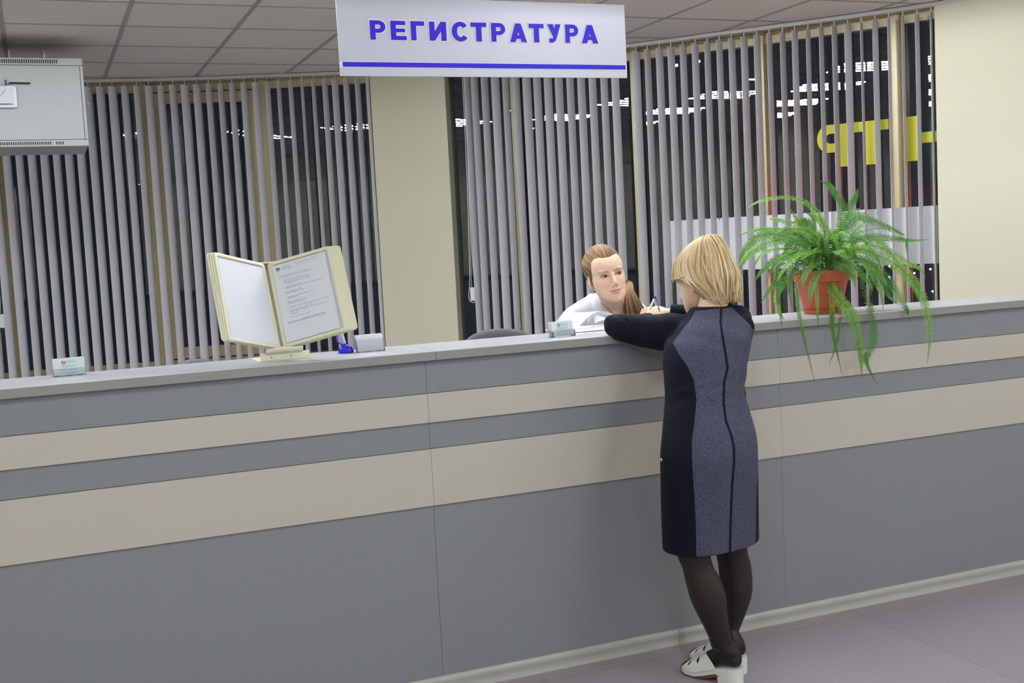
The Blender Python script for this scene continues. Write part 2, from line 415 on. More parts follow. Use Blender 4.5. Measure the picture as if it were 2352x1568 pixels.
# ---------------------------------------------------------------- yellow film letters and the white board on the glass
def facet_uv(k, xx, yy, gap=.006):
    a, b = MUL[k], MUL[k+1]; A, B = pol(a, RG), pol(b, RG); x = (A-B).normalized()
    inn = Vector((-math.cos(R_((a+b)/2)), -math.sin(R_((a+b)/2)), 0)); o = B+inn*gap
    d = ray(xx, yy); t = (o-CAM).dot(inn)/d.dot(inn); q = CAM+d*t
    return (q-o).dot(x), q.z, o, x, inn
def film_letter(ch, k, pts, wide, label):
    u0, z0, o, x, inn = facet_uv(k, *pts[0]); u1, z1, *_ = facet_uv(k, *pts[1])
    if wide: u1 = u0+wide
    z0, z1 = 1.862, 2.130
    shapes = {'P': None}
    mb = MB()
    def rect(a, b, c, d): mb.box((u0+a*(u1-u0), -.001, z0+c*(z1-z0)), (u0+b*(u1-u0), .001, z0+d*(z1-z0)), M)
    M = Matrix((x, -inn, Vector((0, 0, 1)))).transposed().to_4x4(); M.translation = Vector((o.x, o.y, 0))
    if ch == 'T': rect(0, 1, .77, 1); rect(.33, .67, 0, .78)
    elif ch == 'H': rect(0, .3, 0, 1); rect(.7, 1, 0, 1); rect(.29, .71, .38, .62)
    else:            # letter read backwards from inside: bowl on the left
        rect(.68, 1, 0, 1)
        n = 20; out = []; inn_ = []
        W = u1-u0; H = z1-z0; zc = z0+.675*H
        for i in range(n+1):
            an = math.pi/2+math.pi*i/n
            out.append((u0+.36*W+.36*W*math.cos(an), zc+.325*H*math.sin(an))); inn_.append((u0+.44*W+.17*W*math.cos(an), zc+.115*H*math.sin(an)))
        out = [(u0+.69*W, zc+.325*H)]+out+[(u0+.69*W, zc-.325*H)]; inn_ = [(u0+.69*W, zc+.115*H)]+inn_+[(u0+.69*W, zc-.115*H)]
        for s in (-.001, .001):
            vs = [M@Vector((p[0], s, p[1])) for p in out+inn_]; m = len(out)
            mb.add(vs, [(i, i+1, m+i+1, m+i) for i in range(m-1)])
    return tag(mb.build('window_letter', M_yellow), label, 'window letter', 'yellow film letters on the glass')
film_letter('P', 2, [(1877, 320), (1949, 330)], None, 'yellow film letter with a rounded bowl, reading backwards on the window')
film_letter('T', 2, [(1962, 330), (2042, 330)], None, 'yellow T shaped film letter on the window above the fern')
film_letter('H', 1, [(2083, 320), (2155, 320)], .30, 'yellow H shaped film letter cut off by the cream wall at right')

thL = at_cyl(1541, 560, 6.12)[1]; thE = thA+.08
mb = MB()
def pan(i, j):
    a = thL+(i/40)*(16-thL); return pol(a, 6.118 if j in (0, 3) else 6.126, 1.583 if j in (1, 0) else 1.238)
for (ra, rb) in ((6.112, 6.120),):
    n = 40; P = [[pol(thL+(thE-thL)*i/n, max(6.12, rail_r(thL+(thE-thL)*i/n)+.05)+r, z) for i in range(n+1)] for (r, z) in ((0, 1.238), (0, 1.583), (.008, 1.583), (.008, 1.238))]
    vs = [p for row in P for p in row]; m = n+1
    mb.add(vs, [(r*m+i, r*m+i+1, ((r+1) % 4)*m+i+1, ((r+1) % 4)*m+i) for r in range(4) for i in range(n)]+[(0, m, 2*m, 3*m), (n, n+m, n+2*m, n+3*m)])
board = tag(mb.build('white_board_strip', mat('white_board', srgb(214, 213, 216), .5)), 'long white curved board fixed across the window behind the right blind', 'board')
mb = MB(); q, a_ = at_cyl(1652, 503, 6.112); mb.ell(q-Vector((q.x-CC.x, q.y-CC.y, 0)).normalized()*.002, (.004, .004, .004)); mb.build('screw', M_black, board)
# red tube of the outdoor sign
for r_, z_ in ((6.42, 1.52), (6.42, 1.30)):
    mb = MB(); mb.tube([pol(a, r_, z_) for a in np.linspace(thE+.3, 37.2, 40)], .011, 6)
    tag(mb.build('neon_tube', M_red), 'red neon tube outside the window behind the white board, %s' % ('upper of two' if z_ > 1.4 else 'lower of two'), 'neon tube', 'red neon tubes of the outdoor sign')
# little festive lights on a string outside, and two street lamps
ls = empty('light_string', pol(28, 6.62, 0), 'string of festive bulbs glowing outside the window behind the fern and by the cream wall', 'string lights')
prev = None; LS = []
for i, (x, y, c, es_) in enumerate([(2044, 611, (1, 1, 1), 10), (2043, 637, (.4, .8, 1), 4), (2084, 618, (.7, .2, 1), 6), (2100, 627, (.45, .12, 1), 14), (2118, 678, (.6, .85, 1), 10), (2137, 618, (.9, .9, 1), 3), (2142, 669, (.8, .9, 1), 2)]):
    q, a_ = at_cyl(x, y, 6.62); LS.append(q); mb = MB(); mb.ell(q, (.0065, .0065, .0065), nu=10, nv=6); mb.build('bulb', mat('bulb_%d' % i, c, .5, emit=c, es=es_), ls)
order = [0, 1, 2, 3, 5, 6, 4]; path = [pol(30.6, 6.62, 0)]+[LS[k] for k in order]+[pol(26.5, 6.62, 0)]
mb = MB(); mb.tube(path, .0012, 5); mb.build('wire', M_black, ls)
for (x, y), nm in (((1554, 150), 'tiny warm street lamp far outside, the left and lower of two'), ((1605, 141), 'tiny warm street lamp far outside, the right and higher of two')):
    q, a_ = at_cyl(x, y, 8.6); t = empty('street_lamp', (q.x, q.y, 0), nm, 'street lamp', 'street lamps outside')
    mb = MB(); mb.tube([(q.x, q.y, 0), (q.x, q.y, q.z-.012)], .008, 6); mb.build('pole', M_black, t)
    mb = MB(); mb.ell(q, (.013, .013, .013), nu=10, nv=6); mb.build('lamp_head', mat('warm_lamp', (1, .9, .7), .5, emit=(1, .85, .6), es=6), t)

# ---------------------------------------------------------------- vertical blinds
def rail(a0, a1, parent):
    mb = MB(); n = 60; rows = ((-.028, 2.736), (-.028, CEIL-.004), (.028, CEIL-.004), (.028, 2.736)); m = n+1
    vs = []
    for (dr, z) in rows:
        for i in range(n+1):
            a = a0+(a1-a0)*i/n; vs.append(pol(a, rail_r(a)+dr, z))
    mb.add(vs, [(r*m+i, r*m+i+1, ((r+1) % 4)*m+i+1, ((r+1) % 4)*m+i) for r in range(4) for i in range(n)]+[(0, m, 2*m, 3*m), (n, n+m, n+2*m, n+3*m)])
    mb.build('rail', M_rail, parent)
def slat(parent, q, ws, fl=1):
    """q: point on the rail curve; ws: apparent width in pixels"""
    d = Vector((q.x-CAM.x, q.y-CAM.y, 0)); k = depth(q); dn = d.normalized(); pr = Vector((dn.y, -dn.x, 0))
    W = .089; s = min(.98, max(.12, (ws*k/FPX)/W)); c = math.sqrt(1-s*s)
    dv = pr*s+dn*c; nv = Vector((dv.y, -dv.x, 0))
    P = Vector((q.x, q.y, 0)); mb = MB(); n = 9; zt, zb = 2.708, .13
    row = []
    for i in range(n):
        t = -1+2*i/(n-1); row.append(P+dv*(t*W/2)+nv*(.0045*(1-t*t)*fl))
    off = nv*.0006
    vs = [r+off+Vector((0, 0, zt)) for r in row]+[r+off+Vector((0, 0, zb)) for r in row]+[r-off+Vector((0, 0, zt)) for r in row]+[r-off+Vector((0, 0, zb)) for r in row]
    fs = [(i, i+1, n+i+1, n+i) for i in range(n-1)]+[(2*n+i+1, 2*n+i, 3*n+i, 3*n+i+1) for i in range(n-1)]+[(0, n, 3*n, 2*n), (n-1, 3*n-1, 4*n-1, 2*n-1)]
    fs += [(i, 2*n+i, 2*n+i+1, i+1) for i in range(n-1)]
    mb.add(vs, fs)
    mb.tube([P+Vector((0, 0, zt-.012)), P+Vector((0, 0, 2.737))], .0035, 5)
    mb.box((-.009, -.003, zt-.02), (.009, .003, zt-.006), Matrix.Translation(P))
    mb.build('slat', M_slat, parent, smooth=40)
LA = [(192.9,210.8,198),(220.5,239,198),(248.3,267.1,197.5),(277.8,293.8,197),(306.3,321.2,197),(332.8,350.1,196),(361.3,377.3,195.5),(388.3,404.7,195),(414.7,433.4,194),(443.1,459.8,193),(472.2,485.8,192),
      (499.8,512.5,191),(525.8,539.3,190),(552.3,566.3,189),(578.9,594.4,188.5),(608,619.7,187.5),(635.2,644.3,187),(661.5,671.8,186),(689.9,696.6,185),(714.9,723.5,184),(739.3,751.7,183),(761.4,775.9,182),(787.9,801.3,181.5),(814.6,826.3,181),(839.6,850,180)]
RC = [(1076.2,1092.4),(1092.8,1108.8),(1115.9,1131.9),(1138.8,1157.3),(1164.2,1178.9),(1187.7,1203.9),(1210.5,1229.3),(1235.2,1252.8),(1259.4,1277.6),(1284.5,1302.5),(1310.9,1327.5),(1335.7,1353.3),(1361.7,1378.7),(1388.7,1404.8),(1413.6,1431.2),(1439.4,1457.6)]
RD = [(1451.5,1468.9,117),(1479.6,1494,113),(1505.8,1522.4,109.5),(1532.7,1549.1,106),(1561,1576,103),(1588.4,1604,99),(1617.3,1631,95.7),(1644.9,1659,92),(1672.6,1687.8,88),(1700.9,1716.7,85),(1730.8,1745.7,81.5),(1760.9,1772.8,77.5),(1791,1803,73),
      (1818.2,1832.3,69),(1850.5,1860.7,65),(1880.6,1891,61),(1910.2,1921.8,57),(1939.1,1954.8,53.5),(1975.2,1981.1,48),(2003.4,2016,44),(2037.4,2044.4,39),(2070.1,2076.9,34),(2101.2,2110.9,29.6),(2135.4,2140.7,24)]
bl = empty('vertical_blind', pol(76, RAD, 0), 'grey vertical blind on the curved window left of the cream pillar', 'vertical blind', 'vertical blinds'); bl.location.z = 2.74
rail(112, 63.2, bl)
def slat_top(a, b, y): return at_cyl((a+b)/2, y+2)[0]
ths = []
for a, b, y in LA:
    q = slat_top(a, b, y); ths.append(at_cyl((a+b)/2, y+2)[1]); slat(bl, q, b-a)
st = ths[0]-ths[1]
for k in range(1, 26):
    th = ths[0]+st*k
    if th > 111: break
    q = pol(th, rail_r(th), 2.7); slat(bl, q, 18.5 if k % 3 else 17)
br = empty('vertical_blind', pol(44, RAD, 0), 'light grey vertical blind on the curved window between pillar and right wall', 'vertical blind', 'vertical blinds'); br.location.z = 2.74
rail(57.6, 24, br)
for a, b in RC[:-1]: slat(br, at_cyl((a+b)/2, 400)[0], b-a)
for a, b, y in RD: slat(br, slat_top(a, b, y), b-a)
# cords and weight beside the pillar, and a weight at far left
qc, ac = at_cyl(1068, 400); 
def cord(pts, parent, r=.0022, name='cord'):
    mb = MB(); mb.tube(pts, r, 6); mb.build(name, M_white, parent, smooth=True)
def c_at(x, y, r=6.03): return at_cyl(x, y, r)[0]
cord(catmull([c_at(1062, 178), c_at(1068, 300), c_at(1074, 450), c_at(1077, 560), c_at(1079, 640), c_at(1077, 683), c_at(1085, 694), c_at(1092, 688), c_at(1089, 640), c_at(1083, 560), c_at(1078, 450), c_at(1072, 300), c_at(1066, 178)], 60), br)
cord(catmull([c_at(1066, 178, 6.04), c_at(1072, 300, 6.04), c_at(1083, 660, 6.04)], 20), br, .0014)
q = c_at(1085, 675, 6.03); mb = MB(); mb.bbox((-.014, -.01, -.047), (.014, .01, .047), .004, Matrix.Translation(q)); mb.build('cord_weight', M_white, br)
q = c_at(3, 737, 6.02); mb = MB(); mb.bbox((-.018, -.01, -.047), (.018, .01, .047), .004, Matrix.Translation(q)); mb.build('cord_weight', M_white, bl)
cord([c_at(-30, 200, 6.02), c_at(2, 720, 6.02)], bl, .0016)

# ---------------------------------------------------------------- reception counter
YP = 3.585; YF = 3.5635
JX = [-1.61, -.23, 1.152, 2.534, 3.916, 5.2]
for k in range(5):
    xa, xb = JX[k]+.0003, JX[k+1]-.0003
    t = empty('reception_counter', ((xa+xb)/2, 3.7, 0), ['striped grey and cream counter section outside the left edge of view', 'striped grey and cream counter section at the left, under the ivory page display',
        'striped grey and cream counter section in the middle, between the two long panel joints', 'striped counter section directly right of the standing woman, under the potted fern', 'striped counter section at the far right by the cream wall'][k], 'reception counter', 'sections of the long reception counter')
    mb = MB(); mb.box((xa, YP+.018, 0), (xb, 3.84, 1.119)); mb.build('carcass', M_grey, t)
    for nm, m, za, zb, yy in (('grey_panel', M_grey, 1.011, 1.119, YP), ('grey_panel', M_grey, .827, .914, YP), ('grey_panel', M_grey, .0, .637, YP), ('cream_band', M_cream, .914, 1.011, YP-.008), ('cream_band', M_cream, .637, .827, YP-.008)):
        mb = MB(); mb.bbox((xa, yy, za+.0006), (xb, YP+.02, zb-.0006), .0012); mb.build(nm, m, t)
for k, (xa, xb) in enumerate(((-1.61, 1.183), (1.1845, 5.2))):
    mb = MB(); mb.mi = 0; mb.bbox((xa, YF, 1.1205), (xb, 3.885, 1.150), .0018)
    o = mb.build('countertop', [M_top], smooth=30)
    tag(o, ['long grey laminate countertop under the ivory page display, left of the joint', 'long grey laminate countertop carrying the fern, right of the joint'][k], 'countertop', 'countertops of the reception')
    e = MB(); e.box((xa, YF-.0012, 1.1215), (xb, YF, 1.1488)); e.build('edge_band', M_edge, o); e = MB(); e.box((xa, YF-.0016, 1.1484), (xb, YF+.003, 1.1502)); e.build('edge_lip', M_edgehi, o)
mb = MB()
prof = [(0, 0), (-.014, 0), (-.0135, .004), (-.009, .010), (-.0085, .028), (-.0105, .034), (-.0100, .044), (-.006, .052), (0, .055)]
mb.add([(x, YP+dy, z) for x in (-1.61, 5.2) for dy, z in prof], [tuple(range(len(prof))), tuple(range(2*len(prof)-1, len(prof)-1, -1))]+[(i, i+1, len(prof)+i+1, len(prof)+i) for i in range(len(prof)-1)])
struct(mb.build('baseboard_front', M_base, smooth=60), 'glossy pale baseboard along the counter')
mb = MB(); mb.add([(x, YP+dy*1.12-.0005, z*1.03) for x in (2.058, 2.078) for dy, z in prof], [tuple(range(len(prof))), tuple(range(2*len(prof)-1, len(prof)-1, -1))]+[(i, i+1, len(prof)+i+1, len(prof)+i) for i in range(len(prof)-1)])
struct(mb.build('trim_1', mat('joint_cover', srgb(160, 160, 154), .35), smooth=60), 'joint cover on the baseboard')
# inner desk
t = empty('office_desk', (1.9, 4.2, 0), 'pale work desk behind the counter, mostly hidden', 'desk')
mb = MB(); mb.bbox((.0, 3.845, .735), (3.4, 4.12, .76), .003); mb.build('desk_top', M_desk, t)
for x in (.02, 1.2, 2.4, 3.36):
    mb = MB(); mb.box((x, 3.85, 0), (x+.02, 4.1, .735)); mb.build('leg', M_desk, t)

# ---------------------------------------------------------------- hanging sign
SY = 3.53
cBL, cBR, cTR = atY(781.9, 175, SY), atY(1441, 179, SY), atY(1433, 11, SY)
sx0, sx1, sz0, sz1 = cBL.x, cBR.x, (cBL.z+cBR.z)/2, cTR.z
sg = empty('hanging_sign', ((sx0+sx1)/2, SY, sz0), 'silver hanging sign with blue lettering above the counter', 'sign')
mb = MB(); mb.bbox((sx0, SY, sz0), (sx1, SY+.005, sz1), .001); mb.build('panel', M_silver, sg)
def sp(x, y): q = atY(x, y, SY); return q.x, q.z
LT = [('R',300,422),('E',462,585),('G',620,727),('I',765,898),('S',938,1068),('T',1090,1213),('R',1250,1360),('A',1395,1527),('T',1545,1662),('U',1692,1795),('R',1830,1932),('A',1957,2085)]
def rc(a, b, c, d): return [(a, c), (b, c), (b, d), (a, d)]
def arcq(cx, cy, ox, oy, ix, iy, a0, a1, n=14):
    out = []
    for i in range(n):
        p, q = R_(a0+(a1-a0)*i/n), R_(a0+(a1-a0)*(i+1)/n)
        out.append([(cx+ix*math.cos(p), cy+iy*math.sin(p)), (cx+ox*math.cos(p), cy+oy*math.sin(p)), (cx+ox*math.cos(q), cy+oy*math.sin(q)), (cx+ix*math.cos(q), cy+iy*math.sin(q))])
    return out
GL = {'R': (122, [rc(0, 42, 0, 145), rc(38, 70, 113, 145), rc(38, 70, 52, 82)]+arcq(68, 98.5, 54, 46.5, 15, 15.5, -90, 90)),
 'E': (123, [rc(0, 42, 0, 145), rc(38, 117, 114, 145), rc(38, 112, 59, 87), rc(38, 123, 0, 31)]), 'G': (107, [rc(0, 42, 0, 145), rc(38, 107, 111, 145)]),
 'I': (133, [rc(0, 42, 0, 145), rc(91, 133, 0, 145), [(36, 0), (42, 0), (97, 83), (97, 145), (91, 145), (36, 62)]]),
 'S': (130, arcq(70, 72.5, 68, 76, 27, 42, 38, 322, 30)), 'T': (123, [rc(0, 123, 111, 145), rc(40, 83, 0, 115)]),
 'A': (132, [[(0, 0), (43, 0), (72, 100), (66, 145), (45, 145)], [(89, 0), (132, 0), (87, 145), (66, 145), (60, 100)], rc(32, 100, 26, 54)]),
 'U': (103, [[(0, 145), (43, 145), (68, 66), (54, 36), (42, 42)], [(60, 145), (103, 145), (70, 42), (58, 14), (40, 36), (46, 52)], [(10, 0), (36, 0), (58, 14), (52, 40), (36, 34), (10, 33)]])}
def grow(poly, d):
    n = len(poly); A = sum(poly[i][0]*poly[(i+1) % n][1]-poly[(i+1) % n][0]*poly[i][1] for i in range(n)); sg_ = 1 if A > 0 else -1; out = []
    for i in range(n):
        p, q, r = Vector(poly[i-1]), Vector(poly[i]), Vector(poly[(i+1) % n]); e1 = (q-p).normalized(); e2 = (r-q).normalized()
        n1 = Vector((e1.y, -e1.x))*sg_; n2 = Vector((e2.y, -e2.x))*sg_; m = (n1+n2); k = 2/max(m.length_squared, .8); out.append(tuple(q+m*(d*k/1.0*1.0)))
    return out
for ch, a, b in LT:
    xa = 760+a/3.409; xb = 760+b/3.409; yt = 46.5+(xa-848)*(11/495.); yb = 91+(xa-848)*(8.5/495.)
    X0_, Zt = sp(xa, yt); X1_, _z = sp(xb, yt); _x, Zb = sp(xa, yb); W_, pcs = GL[ch]; kx = (X1_-X0_)/W_; kz = (Zt-Zb)/145
    lw = None
    for off, yy, m_, nm in ((8.5, SY-.0012, M_letwhite, 'letter'), (0, SY-.0026, M_blue, 'letter_face')):
        g = MB()
        for ip, pc in enumerate(pcs):
            pl = grow(pc, off) if off else pc; n = len(pl)
            if sum(pl[i][0]*pl[(i+1) % n][1]-pl[(i+1) % n][0]*pl[i][1] for i in range(n)) < 0: pl = pl[::-1]
            g.add([(X0_+x*kx, yy-ip*.00002, Zb+y*kz) for x, y in pl], [tuple(range(n))])
        o_ = g.build(nm, m_, sg if lw is None else lw, recalc=False); lw = lw or o_
xa, za = sp(787, 147); xb, zb_ = sp(1436, 155.5)
zc = (za+zb_)/2; mb = MB(); mb.box((sx0+.001, SY-.0012, zc-.0103), (sx1-.001, SY, zc+.0093)); st_ = mb.build('stripe', M_letwhite, sg)
mb = MB(); mb.box((xa, SY-.003, zc-.0072), (xb, SY-.0012, zc+.0072)); mb.build('stripe_face', M_blue, st_)
for x in (sx0+.13, atY(1353, 16, SY).x):
    mb = MB(); mb.tube([(x, SY+.0025, sz1-.006), (x, SY+.0025, CEIL)], .0009, 6); mb.tube([(x, SY-.002, sz1-.008), (x, SY+.007, sz1-.008)], .0022, 8); mb.build('wire', M_white, sg)

# ---------------------------------------------------------------- wall cabinet with router
cf = 6.95; CS = cf/5.5
x1c = atY(189, 250, cf).x; x0c = x1c-.78; zb0 = atY(100, 336.5, cf).z; zt0 = atY(100, 133, cf).z
cb = empty('network_cabinet', ((x0c+x1c)/2, cf+.25, zb0), 'grey metal network cabinet hung high at the left under the ceiling', 'cabinet')
mb = MB(); mb.bbox((x0c, cf+.012, zb0), (x1c+.018, cf+.52, zt0), .006); mb.build('housing', M_cab, cb)
for nm, za, zb_ in (('top_vent_panel', zt0-.040, zt0), ('bottom_vent_panel', zb0, zb0+.036)):
    mb = MB(); mb.bbox((x0c, cf-.004, za), (x1c+.02, cf+.02, zb_), .004); p_ = mb.build(nm, M_cab, cb)
    v = MB()
    for i in range(58):
        x = x0c+.03+i*.0111
        if nm == 'bottom_vent_panel' and 51 < i < 54: continue
        if x > x1c-.045: break
        v.box((x, cf-.0052, za+.010), (x+.006, cf-.0035, zb_-.010), Matrix.Translation((0, 0, 0)))
    v.build('vent_slots', M_gasket, p_)
mb = MB(); mb.bbox((x0c, cf-.003, zb0+.038), (x1c+.001, cf+.012, zt0-.042), .0015); door = mb.build('door', M_cab, cb)
mb = MB(); mb.bbox((x1c+.004, cf-.001, zb0+.038), (x1c+.019, cf+.012, zt0-.044), .0015); mb.build('side_strip', M_cab, cb)
mb = MB(); mb.box((x1c+.001, cf+.003, zb0+.038), (x1c+.004, cf+.012, zt0-.042)); mb.build('door_gap', M_gasket, cb)
kq = atY(201, 238.5, cf+.05); mb = MB(); mb.tube([kq-Vector((.014, 0, 0)), kq], .002, 6); mb.ell(kq+Vector((.006, 0, 0)), (.008, .004, .006)); mb.build('key', mat('brass_key', srgb(190, 176, 120), .4, metal=.4), cb, smooth=True)
for x in (-.35, -.05, .14):
    mb = MB(); mb.tube([(x, cf+.46, zt0-.01), (x, cf+.46, CEIL)], .006, 8); mb.build('bracket', M_steel, cb)
rt = empty('wifi_router', (-.1, cf-.02, atY(30, 225, cf).z), 'white rounded wifi router fixed to the front of the network cabinet', 'router')
ra = atY(42, 248, cf-.02); rb = atY(36, 197, cf-.02)
mb = MB(); mb.bbox((ra.x-.25, cf-.032, ra.z), (ra.x-.002, cf-.003, rb.z), .0145); mb.build('body', mat('router_white', srgb(222, 224, 230), .3), rt, smooth=40)
mb = MB(); mb.bbox((ra.x-.19, cf-.0335, ra.z+.012), (ra.x-.016, cf-.03, rb.z-.010), .0015); mb.build('face_plate', mat('router_face', srgb(205, 207, 216), .35), rt)
mb = MB(); mb.add([(ra.x-.19, cf-.0345, ra.z+.022), (ra.x-.035, cf-.0345, ra.z+.022), (ra.x-.022, cf-.0345, ra.z+.018), (ra.x-.19, cf-.0345, ra.z+.014)], [(0, 1, 2, 3)]); mb.build('slot', M_black, rt)
a0, a1 = atY(23, 190, cf-.02), atY(70, 191, cf-.02)
mb = MB(); mb.tube([a0, a1], .0042, 8); mb.tube([a0-Vector((.006, 0, .008)), a0], .005, 8); mb.build('antenna', M_black, rt, smooth=True)
b0, b1 = atY(12, 183, cf-.02), atY(14, 196, cf-.02)
mb = MB(); mb.tube([b0, b1], .0038, 8); mb.build('antenna', M_black, rt, smooth=True)
mb = MB(); mb.tube(catmull([b1, atY(10, 208, cf-.036), atY(3, 218, cf-.036), atY(-12, 222, cf-.036)], 12), .0016, 6); mb.build('cable', mat('grey_cable', (.3, .3, .3), .5), rt, smooth=True)

# ---------------------------------------------------------------- office chairs behind the counter
def chair_proto(loc):
    t = empty('office_chair', loc, 'grey fabric office chair whose rounded back shows above the counter beside the pillar', 'chair', 'office chairs behind the counter')
    def at_(v): return v
    mb = MB(); c = []
    for z, w, y, d in ((.60, .10, .20, .02), (.66, .18, .205, .03), (.78, .205, .215, .034), (.92, .205, .225, .034), (1.04, .185, .235, .032), (1.10, .14, .24, .028), (1.125, .08, .243, .02), (1.132, .02, .244, .01)):
        c.append(((0, y, z), (w, 0, 0), (0, d, 0)))
    mb.loft(c, 28, 4, p=2.2)
    for v in mb.v: v.y -= .9*v.x*v.x
    link('backrest', mb.mesh('backrest', M_chair), t, True)
    mb = MB(); mb.bbox((-.24, -.24, .44), (.24, .22, .51), .03); link('seat', mb.mesh('seat', M_chair), t, 40)
    mb = MB(); mb.tube(catmull([(0, .1, .43), (0, .24, .44), (0, .27, .55), (0, .255, .75)], 10), .018, 8, upv=(1, 0, 0)); link('back_bracket', mb.mesh('back_bracket', M_black), t, True)
    mb = MB(); mb.tube([(0, 0, .08), (0, 0, .44)], .025, 12); link('post', mb.mesh('post', M_black), t, True)
    mb = MB()
    for k in range(5):
        a = 2*math.pi*k/5; mb.tube([(0, 0, .1), (.27*math.cos(a), .27*math.sin(a), .07)], [.022, .014], 8)
    link('base', mb.mesh('base', M_black), t, True)
    for k in range(5):
        a = 2*math.pi*k/5; mb = MB(); mb.lathe([(.026, -.02), (.026, .02)], n=14, M=Matrix.Translation((.27*math.cos(a), .27*math.sin(a), .026))@Matrix.Rotation(math.pi/2, 4, 'X')); mb.box((-.008, -.008, 0), (.008, .008, .03), Matrix.Translation((.27*math.cos(a), .27*math.sin(a), .04)))
        link('castor', mb.mesh('castor', M_black), t, True)
    return t
cq = atY(1136, 757, 4.33)
ch1 = chair_proto((cq.x+.02, 4.12, cq.z-1.132))
if abs(ch1.location.z) < .06: pass
dz = ch1.location.z; ch1.location.z = 0
for ch in [x for x in bpy.data.objects if x.parent == ch1]:
    if ch.name.startswith('backrest'): ch.location.z = dz
ch2 = copy_tree(ch1); q = atY(542, 820, 4.62); ch2.location = (q.x+.02, 4.5, 0); ch2.rotation_euler = (0, 0, .9)
ch2['label'] = 'grey office chair of which only a dark corner shows left of the ivory page display'
for ch in [x for x in bpy.data.objects if x.parent == ch2]:
    if ch.name.startswith('backrest'): ch.location.z = q.z-1.128
# ---------------------------------------------------------------- ivory page display
bk = empty('page_display', (.71, 3.74, 1.150), 'ivory tabletop page display with fanned framed pages, left leaf blank and right leaf printed', 'page display')
def rotm(a, b, c): return Matrix.Rotation(a, 3, 'Z')@Matrix.Rotation(b, 3, 'X')@Matrix.Rotation(c, 3, 'Y')
RB = rotm(.005, -.437, -.031); bo = Vector((.710, 3.705, 1.189)); bup, brt, bn = RB@Vector((0, 0, 1)), RB@Vector((1, 0, 0)), RB@Vector((0, 1, 0))
LW, LH = .2185, .302
def rrect(x0, z0, x1, z1, r, n=5):
    P = []
    for (cx, cz, a0) in ((x1-r, z1-r, 0), (x0+r, z1-r, 90), (x0+r, z0+r, 180), (x1-r, z0+r, 270)):
        for i in range(n+1): a = R_(a0+90*i/n); P.append((cx+r*math.cos(a), cz+r*math.sin(a)))
    return P
def leaf_M(side, k, ang):
    o = bo+brt*side*(.004+.0076*k)+bn*(.0012*k)
    d = brt*side*math.cos(ang)-bn*math.sin(ang)
    nrm = d.cross(bup)*side        # faces the reader
    nrm = nrm if nrm.y < 0 else -nrm
    M = Matrix((d, nrm, bup)).transposed().to_4x4(); M.translation = o; return M
